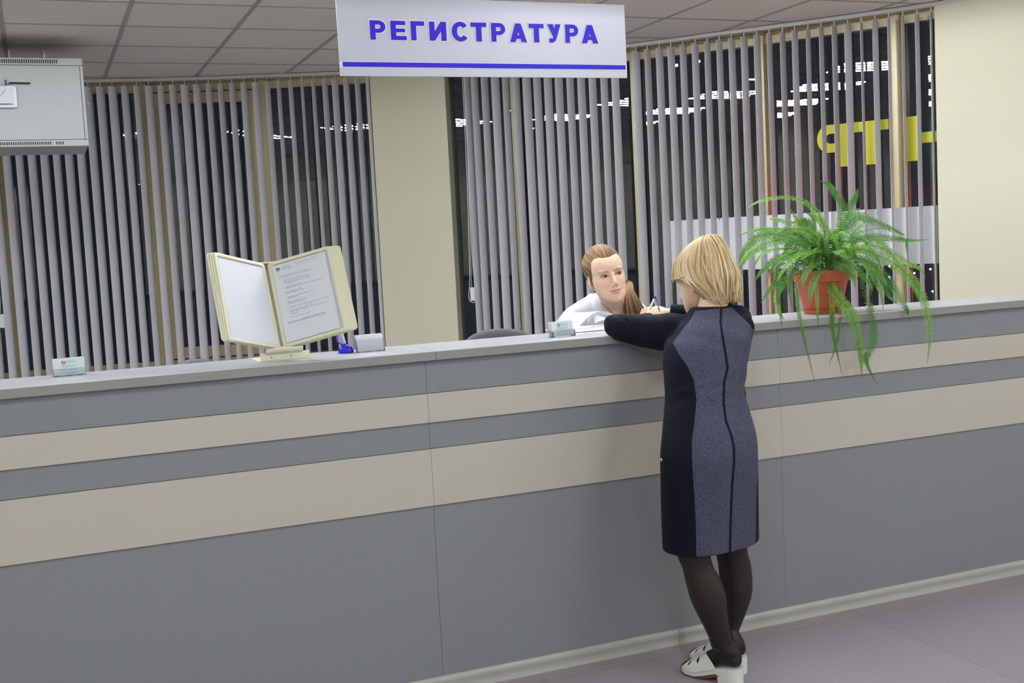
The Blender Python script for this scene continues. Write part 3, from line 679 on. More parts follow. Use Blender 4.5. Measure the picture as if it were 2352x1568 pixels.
for side, cnt, ang in ((-1, 4, .606), (1, 6, .496)):
    for k in range(cnt-1, -1, -1):
        M = leaf_M(side, k, ang+(.0 if k == 0 else .004*k))
        outer = rrect(.001, 0, LW, LH, .011); inner = rrect(.0125, .0115, LW-.0125, LH-.0115, .006); n = len(outer)
        mb = MB()
        for y, s in ((.0024, 1), (-.0024, -1)):
            pass
        vs = []
        for P, y in ((outer, .0004), (outer, -.0004), (inner, .0006), (inner, -.0006)): vs += [M@Vector((p[0], y, p[1])) for p in P]
        mid = [((a[0]+b[0])/2, (a[1]+b[1])/2) for a, b in zip(outer, inner)]
        for y in (.0034, -.0034): vs += [M@Vector((p[0], y, p[1])) for p in mid]
        fs = []
        for i in range(n):
            j = (i+1) % n
            fs += [(i, j, n+j, n+i), (2*n+j, 2*n+i, 3*n+i, 3*n+j), (i, 4*n+i, 4*n+j, j), (4*n+i, 2*n+i, 2*n+j, 4*n+j), (n+j, 5*n+j, 5*n+i, n+i), (5*n+j, 3*n+j, 3*n+i, 5*n+i)]
        mb.add(vs, fs); lf = mb.build('page_frame', M_stand, bk, smooth=60)
        if k > 0:
            g = MB(); g.add([M@Vector(p) for p in ((.012, .0001, .012), (LW-.012, .0001, .012), (LW-.012, .0001, LH-.012), (.012, .0001, LH-.012))], [(0, 1, 2, 3)]); g.build('paper', M_paper, lf); continue
        lf['label'] = 'blank left page in its frame' if side < 0 else 'printed right page in its frame'
        y0 = .0004
        mb = MB(); pw0, pw1, pz0, pz1 = (.013, LW-.0135, .012, LH-.0175) if side < 0 else (.0135, LW-.021, .0135, LH-.0145)
        mb.add([M@Vector(p) for p in ((pw0, y0, pz0), (pw1, y0, pz0), (pw1, y0, pz1), (pw0, y0, pz1))], [(0, 1, 2, 3)])
        mb.add([M@Vector(p) for p in ((pw0, -y0, pz0), (pw1, -y0, pz0), (pw1, -y0, pz1), (pw0, -y0, pz1))], [(0, 3, 2, 1)])
        mb.build('paper', M_paper, lf)
        mb = MB(); mb.add([M@Vector(p) for p in ((.0123, .0012, .0115), (LW-.0123, .0012, .0115), (LW-.0123, .0012, LH-.0115), (.0123, .0012, LH-.0115))], [(0, 1, 2, 3)])
        mb.build('clear_sleeve', M_sleeve, lf)
        if side > 0:
            ink = mat('grey_ink', srgb(142, 138, 166), .8); inkd = mat('dark_ink', srgb(105, 100, 128), .8)
            PW, PH = pw1-pw0, pz1-pz0; mt = MB(); md = MB()
            def put(g, s, u, v, w=None, h=.0047, off=.0, y=.0007, it=.15):
                vs, fs = text_geo(s, 1, 0, off, italic=it)
                if not vs: return
                x0 = min(p.x for p in vs); x1 = max(p.x for p in vs); sc = h; sx = (w*PW/(x1-x0)) if w else sc
                g.add([M@Vector((pw0+u*PW+(p.x-x0)*sx, y, pz1-v*PH+p.y*sc)) for p in vs], fs)
            put(md, 'СТАТУС', .174, .085, .18, .0088, 0, it=0)
            put(mt, 'МЕДИЦИНСКИЙ ЦЕНТР', .174, .050, .17, .0036, it=0)
            put(mt, 'лицензия на осуществление медицинской деятельности', .40, .045, .47, .0038); put(mt, 'г. Орёл, регистратура, запись на приём', .44, .062, .36, .0038)
            TX = [('В честь открытия медицинского центра «Статус»', .10, .163, .55), ('мы приглашаем вас пройти лабораторное обследование:', .10, .185, .63),
                  ('1.', .13, .227, None), ('Профилактика атеросклероза — 650 р.', .17, .227, .44), ('общий холестерин, ЛПВП, ЛПНП, ЛПОНП,', .17, .249, .50), ('триглицериды, коэффициент атерогенности', .17, .270, .49),
                  ('2.', .13, .315, None), ('«Здоровая печень» – 510 р.', .17, .315, .31), ('билирубин общий, билирубин прямой, билирубин непрямой', .17, .334, .69),
                  ('3.', .13, .380, None), ('«Здоровые почки» – 280 р.', .17, .380, .31), ('ОАМ, креатинин, мочевина', .17, .399, .33),
                  ('4.', .13, .449, None), ('Обследование щитовидной железы — 430 р.', .17, .449, .50), ('Т4 свободный, ТТГ', .17, .467, .21),
                  ('5.', .13, .514, None), ('«Мужское здоровье» – 520 р.', .17, .514, .34), ('ПСА общий, ПСА свободный', .17, .533, .33),
                  ('6.', .13, .583, None), ('Общий анализ крови с лейкоцитарной формулой и СОЭ — 270р', .17, .583, .75),
                  ('7.', .13, .620, None), ('Биохимический анализ крови — 700 р.', .17, .620, .44), ('глюкоза, общий билирубин, АЛТ, АСТ, мочевина, креатинин,', .17, .641, .68), ('общий белок', .17, .666, .16),
                  ('Забор крови из вены – 100 руб.', .17, .707, .36)]
            for s_, u, v, w in TX: put(mt, s_, u, v, w)
            put(md, 'Акция действует с 30 октября по 07 ноября 2017 года!!!', .09, .764, .70, .0050, 0)
            def bar(g, u0, u1, v0, v1):
                g.add([M@Vector(p) for p in ((pw0+u0*PW, .0007, pz1-v1*PH), (pw0+u1*PW, .0007, pz1-v1*PH), (pw0+u1*PW, .0007, pz1-v0*PH), (pw0+u0*PW, .0007, pz1-v0*PH))], [(0, 1, 2, 3)])
            bar(md, .09, .79, .768, .7705); bar(mt, .36, .93, .0865, .0875)
            hx, hz, hs = pw0+.105*PW, pz1-.062*PH, .0078
            pts = [M@Vector((hx+hs*(16*math.sin(t)**3)/16, .0007, hz+hs*(13*math.cos(t)-5*math.cos(2*t)-2*math.cos(3*t)-math.cos(4*t))/15)) for t in np.linspace(0, 2*math.pi, 29)[:-1]]
            mh = MB(); mh.add([M@Vector((hx, .0007, hz))]+pts, [(0, i+1, (i+1) % 28+1) for i in range(28)]); mh.build('heart_emblem', inkd, lf)
            me_ = MB(); pw_ = [(-.95, .05), (-.3, .05), (-.12, .35), (.05, -.6), (.25, .2), (.9, .55)]
            for (a, b), (c, d) in zip(pw_[:-1], pw_[1:]): me_.tube([M@Vector((hx+hs*a, .001, hz+hs*b)), M@Vector((hx+hs*c, .001, hz+hs*d))], .0004, 4)
            me_.build('pulse_line', M_paper, lf)
            mt.build('print', ink, lf, recalc=False); md.build('bold_print', inkd, lf, recalc=False)
# bracket, hinges and base plate of the display
mb = MB(); Mb = Matrix((brt, -bn, bup)).transposed().to_4x4(); Mb.translation = bo
mb.box((-.045, -.016, LH+.001), (.062, .002, LH+.006), Mb); mb.box((-.045, -.016, LH-.012), (.062, -.013, LH+.006), Mb); mb.build('top_rail', M_stand, bk)
mb = MB()
for i in range(14):
    x = -.034+.0072*i; mb.box((x, -.010, -.008), (x+.003, .0, .0), Mb); mb.box((x, -.010, LH), (x+.003, 0, LH+.003), Mb)
mb.build('hinge_comb', M_screw, bk)
mb = MB(); mb.box((-.045, -.017, -.03), (.069, -.013, LH), Mb); mb.build('back_plate', M_stand, bk)
mb = MB()      # folded base: plate on the counter, sloping front, curled lip
bx0, bx1 = .640, .798; yb = 3.706
prof = [(3.863, 1.1545), (3.863, 1.1525), (yb, 1.1525), (yb-.001, 1.156), (yb+.004, 1.172), (yb+.009, 1.178), (yb+.012, 1.1775)]
def strip(x0, x1, P, th=.002):
    n = len(P); vs = [(x, y, z) for x in (x0, x1) for y, z in P]+[(x, y+th, z+th*.5) for x in (x0, x1) for y, z in P]
    fs = [(i, i+1, n+i+1, n+i) for i in range(n-1)]+[(2*n+i+1, 2*n+i, 3*n+i, 3*n+i+1) for i in range(n-1)]
    fs += [(i, 2*n+i, 2*n+i+1, i+1) for i in range(n-1)]+[(n+i+1, 3*n+i+1, 3*n+i, n+i) for i in range(n-1)]+[(0, n, 3*n, 2*n), (n-1, 3*n-1, 4*n-1, 2*n-1)]
    mb.add(vs, fs)
mb.box((bx0-.008, yb, 1.1503), (bx1-.002, 3.868, 1.1525)); strip(bx0, bx1, [(yb+.0, 1.151), (yb-.0015, 1.156), (yb+.001, 1.170), (yb+.002, 1.1755)])
strip(.657, .776, [(yb+.001, 1.172), (yb-.004, 1.175), (yb-.0135, 1.180), (yb-.0165, 1.188), (yb-.0145, 1.193), (yb-.010, 1.195)])
mb.build('base_plate', M_stand, bk, smooth=40)
for x_ in (.676, .738):
    mb = MB(); mb.ell((x_, yb-.0015, 1.1635), (.0034, .002, .0034), nu=12, nv=8); mb.box((x_-.0022, yb-.0038, 1.163), (x_+.0022, yb-.003, 1.164)); mb.build('screw', M_screw, bk, smooth=True)

# ---------------------------------------------------------------- card holders and cards
M_card = mat('card_mint', srgb(212, 230, 229), .5); M_cardw = mat('card_white', srgb(232, 234, 240), .5)
M_pink = mat('heart_pink', srgb(205, 52, 105), .5); M_teal = mat('teal_ink', srgb(96, 158, 150), .6); M_violet = mat('violet_ink', srgb(120, 120, 165), .6); M_rose = mat('rose_ink', srgb(205, 110, 150), .6)
def card_set(loc, rz, printed, lab, clab, rlab, grp, hh=.050, lip=.024, jit=0):
    t = empty('card_holder', loc, lab, 'card holder', 'clear card holders on the counter'); M = Matrix.Translation(loc)@Matrix.Rotation(rz, 4, 'Z')
    w = .048; d = .030; mb = MB()
    mb.box((-w, 0, 0), (w, d, .0025), M)
    mb.add([M@Vector(p) for p in ((-w, -.001, 0), (w, -.001, 0), (w, .001, lip), (-w, .001, lip), (-w, .001, 0), (w, .001, 0), (w, .003, lip), (-w, .003, lip))], [(0, 1, 2, 3), (5, 4, 7, 6), (3, 2, 6, 7), (0, 3, 7, 4), (1, 5, 6, 2)])
    for s in (-1, 1): x = s*w; mb.add([M@Vector(p) for p in ((x, 0, 0), (x, d, 0), (x, d+.006, lip*1.25), (x, .001, lip*.75), (x-s*.002, 0, 0), (x-s*.002, d, 0), (x-s*.002, d+.006, lip*1.25), (x-s*.002, .001, lip*.75))], [(0, 1, 2, 3), (7, 6, 5, 4), (0, 3, 7, 4), (3, 2, 6, 7), (2, 1, 5, 6)])
    mb.box((-w, d, 0), (w, d+.002, hh*.8), M); mb.build('tray', M_acryl, t)
    N = 5
    for k in range(N):
        y = .005+.0042*k; tl = R_(-10); jx = (0, .001, -.0015, .001, -.001)[k]; jz = (0, .0006, .002, .001, .0026)[k]*(1+jit)
        Mc = M@Matrix.Translation((jx, y, .003+jz*.4))@Matrix.Rotation(tl, 4, 'X')@Matrix.Rotation(R_((0, .5, -1.2, .8, -.5)[k]), 4, 'Y')
        cw, chh = .045, hh; mb = MB(); bow = (.0004, .001, -.001, .0006, .001)[k]
        nn_ = 10; f_ = [Mc@Vector((-cw+2*cw*i/nn_, bow*math.sin(math.pi*i/nn_*2), z)) for z in (0, chh) for i in range(nn_+1)]; b_ = [p+(Mc.to_3x3()@Vector((0, .0035, 0))) for p in f_]
        m = nn_+1; fs = [(i, i+1, m+i+1, m+i) for i in range(nn_)]+[(2*m+i+1, 2*m+i, 3*m+i, 3*m+i+1) for i in range(nn_)]+[(m+i, m+i+1, 3*m+i+1, 3*m+i) for i in range(nn_)]+[(0, m, 3*m, 2*m), (m-1, 3*m-1, 4*m-1, 2*m-1)]
        mb.add(f_+b_, fs); c = mb.build('business_card', M_card if printed else M_cardw)
        tag(c, clab if k == 0 else rlab, 'business card', grp)
        if k == 0 and printed:
            def tx(s, x, z, w_, h, m_, off=0):
                vs, fs = text_geo(s, 1, 0, off); x0 = min(p.x for p in vs); x1 = max(p.x for p in vs)
                g = MB(); g.add([Mc@Vector((x+(p.x-x0)*w_/(x1-x0), -.0014, z+p.y*h)) for p in vs], fs); g.build('print', m_, c, recalc=False)
            tx('СТАТУС', -.006, .0365, .027, .0062, M_teal); tx('МЕДИЦИНСКИЙ ЦЕНТР', -.006, .0435, .026, .0024, M_teal)
            tx('г. Орёл, ул. Приборостроительная', -.022, .0285, .042, .0032, M_violet); tx('8 (4862) 30 70 11', -.017, .0235, .032, .0032, M_violet); tx('медицинский центр', -.024, .0165, .046, .0030, M_violet)
            tx('все анализы в одном месте', -.026, .006, .052, .0030, M_rose)
            hx, hz, hs = -.0145, .0385, .0066
            pts = [Mc@Vector((hx+hs*math.sin(a)**3, -.0014, hz+hs*(13*math.cos(a)-5*math.cos(2*a)-2*math.cos(3*a)-math.cos(4*a))/15)) for a in np.linspace(0, 2*math.pi, 29)[:-1]]
            g = MB(); g.add([Mc@Vector((hx, -.0014, hz))]+pts, [(0, i+1, (i+1) % 28+1) for i in range(28)]); g.build('heart_emblem', M_pink, c)
            g = MB(); pw_ = [(-.95, .05), (-.3, .05), (-.12, .35), (.05, -.6), (.25, .2), (.9, .55)]
            for (a, b), (e, d_) in zip(pw_[:-1], pw_[1:]): g.tube([Mc@Vector((hx+hs*a, -.0016, hz+hs*b)), Mc@Vector((hx+hs*e, -.0016, hz+hs*d_))], .0005, 4)
            g.build('pulse_line', M_cardw, c)
card_set(Vector((.068, 3.802, 1.1503)), 0, True, 'clear card holder at the far left end of the counter', 'front mint business card with pink heart in the far left holder', 'business cards behind the front card in the far left holder', 'cards in the far left holder', jit=1)
q0, q1_ = atZ(1272, 775.5, 1.15), atZ(1322, 769.5, 1.15); qm = (q0+q1_)/2
card_set(Vector((qm.x-.001, qm.y, 1.1503)), math.atan2(q1_.y-q0.y, q1_.x-q0.x)*.6, True, 'clear card holder beside the elbow of the leaning woman', 'front mint business card with pink heart beside the elbow of the leaning woman', 'business cards behind the front card in the holder by the elbow', 'cards in the holder by the elbow')
card_set(Vector((1.016, 3.744, 1.1503)), 0, False, 'clear card holder of plain white cards between blue pen stand and pillar', 'front plain white card in the holder next to the blue pen stand', 'plain white cards behind the front one next to the blue pen stand', 'plain cards in the holder by the pen stand', hh=.054, lip=.044)

# blue pen stand
dq = atZ(792, 812, 1.15); dc = Vector((dq.x+.01, dq.y+.022, 1.1503))
t = empty('pen_stand', dc, 'glossy blue domed pen stand with a corded pen left of the plain cards', 'pen stand')
mb = MB(); mb.lathe([(.0255, 0), (.0262, .004), (.0245, .012), (.020, .020), (.013, .026), (.006, .0285), (.0005, .029)], dc, 28); mb.build('dome', M_bluepl, t, smooth=70)
def pen_from(t, a, b, cordpts, r=.0042):
    a, b = Vector(a), Vector(b); d = (b-a).normalized()
    mb = MB(); mb.tube([a, a+d*.004, b-d*.010], [r*.8, r, r], 10); mb.build('barrel', mat('pen_white', srgb(226, 228, 232), .35), t, smooth=50)
    mb = MB(); mb.tube([b-d*.010, b-d*.002, b], [r*1.15, r*1.15, r*.7], 10); mb.build('end_cap', M_bluepl, t, smooth=50)
    mb = MB(); mb.tube(catmull(cordpts, 20), .0019, 6, flat=1.8); mb.build('cord', mat('cord_blue', srgb(85, 80, 215), .35), t, smooth=True)
pa_ = dc+Vector((0, 0, .024)); pb_ = atY(762, 690, 3.80)
pn = empty('pen', pa_, 'white pen with blue cord standing in the blue dome', 'pen', 'corded pens')
mb = MB(); mb.tube([pa_-Vector((0,0,.004)), pa_+(pb_-pa_).normalized()*.008], [.0075, .0055], 12); mb.build('socket', M_bluepl, t, smooth=True)
pen_from(pn, pa_, pb_, [pb_, atY(768, 735, 3.79), atY(773, 768, 3.775), atY(777, 785, 3.77), dc+Vector((-.006, 0, .026))])

# ---------------------------------------------------------------- papers held over the counter
def sheet(name, label, P, nu, nv, cat='paper'):
    mb = MB(); mb.grid(P, nu, nv)
    o = mb.build(name, M_paper, smooth=70, recalc=False); tag(o, label, cat, 'papers held by the receptionist'); return o
def interp_curve(c0, c1, nu, nv):
    A = catmull(c0, nu); B = catmull(c1, nu)
    return lambda i, j: A[i].lerp(B[i], j/(nv-1))
c_far = [atY(1273, 744, 3.90), atY(1283, 732, 3.91), atY(1298, 722.5, 3.93), atY(1318, 718.5, 3.95), atY(1342, 717, 3.96), atY(1362, 715.5, 3.955), atY(1381, 714, 3.94)]
c_near = [atY(1276, 775, 3.90), atY(1290, 776, 3.895), atY(1306, 770, 3.89), atY(1323.5, 756.5, 3.885), atY(1337, 742, 3.885), atY(1350, 728, 3.89), atY(1368, 717, 3.90)]
sheet('paper_sheet', 'large curled white sheet rising behind the card holder by the elbow', interp_curve(c_far, c_near, 30, 8), 30, 8)
c1 = [atY(1345, 729, 3.905), atY(1361, 719.5, 3.92), atY(1380, 715, 3.94), atY(1394, 716, 3.95), atY(1408, 722, 3.95), atY(1420, 735, 3.95)]
c2 = [atY(1352, 742, 3.97), atY(1364, 727, 3.98), atY(1382, 721, 3.99), atY(1396, 725, 3.99), atY(1410, 735, 3.99), atY(1420, 748, 3.99)]
sheet('paper_sheet', 'white sheet curling over behind the sleeve of the leaning woman', interp_curve(c1, c2, 24, 6), 24, 6)
c1 = [atY(1365, 721, 3.93), atY(1380, 726, 3.93), atY(1398, 733, 3.93), atY(1412, 742, 3.93)]
c2 = [atY(1365.5, 743, 3.92), atY(1378, 737, 3.92), atY(1396, 734, 3.92), atY(1412, 745, 3.925)]
sheet('paper_sheet', 'small folded white corner between the curled sheet and the dark sleeve', interp_curve(c1, c2, 14, 5), 14, 5)
c1 = [atZ(1300, 771, 1.1515), atZ(1345, 768, 1.1515), atZ(1400, 764, 1.1515), atZ(1450, 760, 1.1515)]
c2 = [atY(1318, 758, 3.93), atY(1350, 748, 3.95), atY(1400, 742, 3.95), atY(1450, 738, 3.95)]
c2 = [Vector((p.x, p.y, 1.155)) for p in c2]
sheet('paper_sheet', 'white form lying on the back edge of the counter under the dark sleeve', interp_curve([Vector((1.76, 3.80, 1.1525)), Vector((1.85, 3.80, 1.1525)), Vector((1.95, 3.80, 1.1525)), Vector((2.04, 3.80, 1.1525))], [Vector((1.77, 4.00, 1.1535)), Vector((1.86, 4.00, 1.156)), Vector((1.96, 4.0, 1.156)), Vector((2.05, 4.0, 1.1535))], 12, 6), 12, 6)

# ---------------------------------------------------------------- potted fern
FC = Vector((2.862, 3.742, 1.1503))
fp = empty('potted_fern', FC, 'large green fern in a terracotta pot trailing over the counter front', 'potted plant')
mb = MB(); mb.lathe([(.060, 0), (.071, .001), (.076, .016), (.0735, .017), (.068, .006), (.0, .005)], FC, 40, cap=False); mb.build('saucer', M_terra, fp, smooth=40)
mb = MB(); mb.lathe([(.0, .006), (.064, .006), (.068, .012), (.083, .060), (.098, .122), (.1005, .126), (.1075, .127), (.113, .165), (.1135, .170), (.109, .171), (.103, .150), (.0, .148)], FC, 48, cap=False); mb.build('pot', M_terra, fp, smooth=35)
mb = MB(); mb.lathe([(.104, .140), (.06, .153), (.0, .156)], FC, 24, cap=False); mb.build('soil', M_soil, fp, smooth=True)
def m_frond():
    m = bpy.data.materials.new('fern_green'); m.use_nodes = True; nt = m.node_tree; b = nt.nodes['Principled BSDF']
    b.inputs['Roughness'].default_value = .5; b.inputs['Specular IOR Level'].default_value = .35
    at = nt.nodes.new('ShaderNodeAttribute'); at.attribute_name = 'tone'
    nt.links.new(at.outputs['Color'], b.inputs['Base Color'])
    tr = nt.nodes.new('ShaderNodeBsdfTranslucent'); nt.links.new(at.outputs['Color'], tr.inputs[0])
    mx = nt.nodes.new('ShaderNodeMixShader'); mx.inputs[0].default_value = .28
    out = nt.nodes['Material Output']; nt.links.new(b.outputs[0], mx.inputs[1]); nt.links.new(tr.outputs[0], mx.inputs[2]); nt.links.new(mx.outputs[0], out.inputs[0])
    return m
M_frond = m_frond()
rnd = random.Random(7)
def frond(pts, L=.023, tone=None):
    n = 60; C = catmull(pts, n)
    ln = sum((C[i+1]-C[i]).length for i in range(n-1)); step = .0068; N = max(20, int(ln/step)); C = catmull(pts, N)
    top = FC+Vector((0, 0, .17)); mb = MB(); cols = []
    base = tone or rnd.choice([srgb(112, 166, 66), srgb(98, 152, 60), srgb(126, 178, 76), srgb(88, 142, 68), srgb(120, 166, 92)])
    tw = rnd.uniform(-.5, .5)
    mb.tube(C, [.0013*(1-.7*i/N)+.0003 for i in range(N)], 4, cap=False); cols += [tuple(c*.55 for c in base)]*len(mb.v)
    for i in range(int(N*.10), N):
        t = i/(N-1); p = C[i]; tg = (C[min(i+1, N-1)]-C[max(i-1, 0)]).normalized()
        outw = Vector((p.x-FC.x, p.y-FC.y, 0)); outw = outw.normalized() if outw.length > .01 else Vector((0, -1, 0))
        cam_ = (CAM-p).normalized(); nr = outw*.35+Vector((0, 0, .45))+cam_*.75
        nr = Matrix.Rotation(tw, 3, tg)@nr; nr = (nr-tg*nr.dot(tg)).normalized(); lat = tg.cross(nr).normalized()
        l = L*min(1, (t-.06)/.22)**.7*(1-max(0, (t-.45)/.56)**1.5)
        if l < .0018: l = .0018
        for s in (-1, 1):
            dd = (lat*s+tg*.28+nr*rnd.uniform(-.22, .10)).normalized(); wv = (tg-dd*tg.dot(dd)).normalized(); w = min(.0025, l*.3)
            q = p+tg*(rnd.uniform(-.0004, .0004)+(.0012 if s > 0 else 0)); dr = Vector((0, 0, -l*.12)); l2 = l*rnd.uniform(.9, 1.05)
            mb.add([q-wv*w*.7, q+wv*w*.9, q+dd*l2*.45+wv*w, q+dd*l2*.45-wv*w, q+dd*l2*.82+wv*w*.6+dr*.5, q+dd*l2*.82-wv*w*.5+dr*.5, q+dd*l2+dr+wv*.0006], [(0, 1, 2, 3), (3, 2, 4, 5), (5, 4, 6)])
            v = rnd.uniform(.85, 1.12); cols += [(base[0]*v, base[1]*v, base[2]*v)]*7
    me = mb.mesh('frond', M_frond, FC, recalc=False); color_attr(me, np.array(cols)); o = link('frond', me, fp)
    return o
def zp(x, y): return 1640+x/3.136, 400+y/3.136
F = [  # zoomed sight-line path, end depth Y, pinna length
 ([(800,640),(800,450),(765,310),(680,215),(560,168),(420,172),(300,205),(228,258)], 3.62, .021),
 ([(850,650),(900,400),(925,230),(870,130),(820,70),(770,50)], 3.80, .019),
 ([(880,650),(930,420),(980,240),(1020,160),(1036,105)], 3.72, .017),
 ([(900,640),(930,420),(1040,300),(1180,350),(1300,400),(1380,445)], 3.66, .026),
 ([(900,640),(1000,490),(1130,450),(1300,460),(1420,475),(1542,470)], 3.64, .018),
 ([(900,650),(1000,545),(1150,575),(1300,645),(1420,750),(1500,880),(1540,1050),(1552,1200),(1537,1360)], 3.47, .024),
 ([(980,600),(1150,470),(1250,540),(1380,625),(1480,675),(1525,740)], 3.58, .022),
 ([(860,680),(835,740),(855,830),(920,920),(985,1000),(1025,1120),(1050,1250),(1060,1350),(1062,1470)], 3.46, .025),
 ([(930,670),(1040,690),(1075,800),(1110,920),(1150,1070),(1150,1200),(1110,1290),(1095,1340),(1130,1430),(1175,1510)], 3.48, .022),
 ([(700,680),(600,760),(600,880),(615,1020),(650,1180),(685,1330),(722,1480)], 3.50, .010),
 ([(830,680),(835,780),(850,950),(850,1080),(870,1200),(890,1300),(918,1430)], 3.49, .011),
 ([(870,690),(905,850),(905,1100),(870,1260),(832,1360)], 3.50, .008),
 ([(780,680),(735,740),(742,870),(745,1000),(752,1110)], 3.53, .010),
 ([(700,650),(470,650),(455,760),(470,950),(490,1110)], 3.55, .011),
 ([(760,620),(600,545),(430,540),(330,590),(290,665)], 3.60, .016),
 ([(780,600),(600,430),(450,395),(300,400),(175,442)], 3.66, .018),
 ([(760,600),(620,480),(480,470),(330,520),(230,600),(168,720)], 3.56, .022),
 ([(720,640),(560,520),(400,430),(290,470),(215,550),(180,640)], 3.63, .022),
 ([(760,560),(680,420),(600,330),(545,240)], 3.80, .013),
 ([(700,680),(540,740),(430,800),(338,925)], 3.58, .015),
 ([(640,700),(500,800),(450,880),(470,990),(505,1045)], 3.56, .013),
 ([(950,640),(1170,700),(1200,830),(1222,985)], 3.60, .012),
 ([(950,650),(1180,720),(1250,860),(1330,942)], 3.60, .012),
 ([(1200,480),(1370,470),(1388,530),(1390,592)], 3.72, .008),
 ([(760,560),(735,420),(705,300),(625,270)], 3.80, .010),
 ([(800,620),(640,640),(560,700),(545,820),(560,960)], 3.57, .014),
 ([(960,640),(1100,640),(1130,760),(1130,880)], 3.58, .017),
 ([(870,640),(800,500),(650,380),(470,330),(400,320)], 3.86, .018),
 ([(820,640),(650,560),(500,600),(400,700)], 3.56, .020),
 ([(860,640),(760,560),(640,560),(520,660),(450,780)], 3.54, .022),
 ([(900,640),(1050,600),(1200,700),(1300,830),(1380,960),(1400,1010)], 3.56, .023),
 ([(900,640),(1000,600),(1130,640),(1210,740),(1250,800)], 3.54, .022),
 ([(880,640),(850,450),(760,330),(700,300)], 3.70, .022),
 ([(890,640),(880,450),(960,300),(1060,240)], 3.84, .020),
 ([(900,640),(960,480),(1100,400),(1230,390)], 3.88, .020),
 ([(840,640),(700,500),(600,480),(500,520)], 3.60, .022),
 ([(850,650),(800,560),(740,480),(720,300)], 3.78, .015),
 ([(880,660),(900,620),(960,640),(1000,720),(1020,820)], 3.54, .020),
 ([(830,660),(780,620),(700,660),(650,740),(640,850)], 3.54, .018),
 ([(870,670),(900,640),(1000,660),(1100,760),(1140,830)], 3.53, .020),
 ([(850,670),(840,640),(880,650),(970,700),(1040,760)], 3.56, .018)]
F += [([(860,650),(700,520),(520,450),(380,430),(250,470)], 3.58, .020), ([(850,650),(640,580),(470,600),(360,680),(300,760)], 3.54, .018), ([(850,640),(680,450),(560,420),(430,470)], 3.70, .020),
      ([(880,640),(1000,430),(1120,330),(1200,345)], 3.80, .020), ([(900,640),(1080,520),(1230,540),(1330,640),(1400,760)], 3.60, .022), ([(870,660),(760,700),(700,820),(690,930)], 3.52, .016), ([(900,650),(1040,600),(1120,680),(1190,820),(1210,900)], 3.53, .018),
      ([(850,640),(720,400),(640,330),(560,350)], 3.75, .018), ([(880,660),(860,560),(900,560),(980,620)], 3.56, .020), ([(860,660),(780,560),(700,560),(620,620)], 3.55, .021), ([(900,660),(960,560),(1080,540),(1180,600)], 3.57, .021), ([(860,650),(760,480),(650,400),(520,400),(430,460)], 3.62, .022)]
for P_, ye, L_ in F:
    L_ *= 1.12
    n = len(P_); pts = []
    for i, (a, b) in enumerate(P_):
        t = i/(n-1); x, y = zp(a, b)
        Y = 3.742+(ye-3.742)*(1-(1-t)**2) if ye < 3.742 else 3.742+(ye-3.742)*t
        q = atY(x, y, Y)
        if q.z < 1.195 and Y > 3.54: q = atY(x, y, 3.54)
        pts.append(q)
    frond(pts, L_)
for k in range(42):      # short inner fronds filling the crown
    a = rnd.uniform(0, 2*math.pi); r = rnd.uniform(.10, .24); h = rnd.uniform(.02, .16)
    d = Vector((math.cos(a), math.sin(a), 0)); b0 = FC+Vector((0, 0, .155))+d*.03
    e = b0+d*r+Vector((0, 0, h-.06)); 
    if e.y < 3.56: e.y = 3.56+.01*rnd.random()
    frond([b0, b0+d*r*.3+Vector((0, 0, .06+h*.5)), b0+d*r*.7+Vector((0, 0, .05+h*.7)), e], rnd.uniform(.015, .022))
for k in range(30):
    a = rnd.uniform(0, 2*math.pi); d = Vector((math.cos(a), math.sin(a), 0)); b0 = FC+Vector((0, 0, .15))+d*rnd.uniform(.0, .05)
st = MB()
for k in range(34):
    a = rnd.uniform(0, 2*math.pi); d = Vector((math.cos(a), math.sin(a), 0)); b0 = FC+Vector((0, 0, .148))+d*rnd.uniform(.0, .05); st.tube([b0, b0+d*.03+Vector((0, 0, .05)), b0+d*.08+Vector((0, 0, .08))], .0011, 4)
st.build('stems', mat('stem_brown', srgb(80, 90, 45), .6), fp)
# ---------------------------------------------------------------- people
def m_attr(name, rough=.5, spec=.35, sub=0, sheen=0, bump=0, bscale=300, aniso=None):
    m = bpy.data.materials.new(name); m.use_nodes = True; nt = m.node_tree; b = nt.nodes['Principled BSDF']
    b.inputs['Roughness'].default_value = rough; b.inputs['Specular IOR Level'].default_value = spec; b.inputs['Sheen Weight'].default_value = sheen
    if sub: b.inputs['Subsurface Weight'].default_value = sub; b.inputs['Subsurface Radius'].default_value = (.012, .005, .003); b.inputs['Subsurface Scale'].default_value = .6
    at = nt.nodes.new('ShaderNodeAttribute'); at.attribute_name = 'tone'; nt.links.new(at.outputs['Color'], b.inputs['Base Color'])
    if bump:
        tc = nt.nodes.new('ShaderNodeTexCoord'); n = nt.nodes.new('ShaderNodeTexNoise'); n.inputs['Scale'].default_value = bscale
        nt.links.new(tc.outputs['Object'], n.inputs[0]); bp = nt.nodes.new('ShaderNodeBump'); bp.inputs['Strength'].default_value = bump; bp.inputs['Distance'].default_value = .001
        nt.links.new(n.outputs['Fac'], bp.inputs['Height']); nt.links.new(bp.outputs[0], b.inputs['Normal'])
    return m
M_skin = m_attr('skin_and_stockings', .48, .35, sub=.12)
M_hair = m_attr('hair', .55, .3, sheen=.1)
M_coat = mat('white_coat_cotton', srgb(228, 228, 238), .85, bump=.3, bump_scale=90)
SKIN = np.array(srgb(228, 194, 168)); 
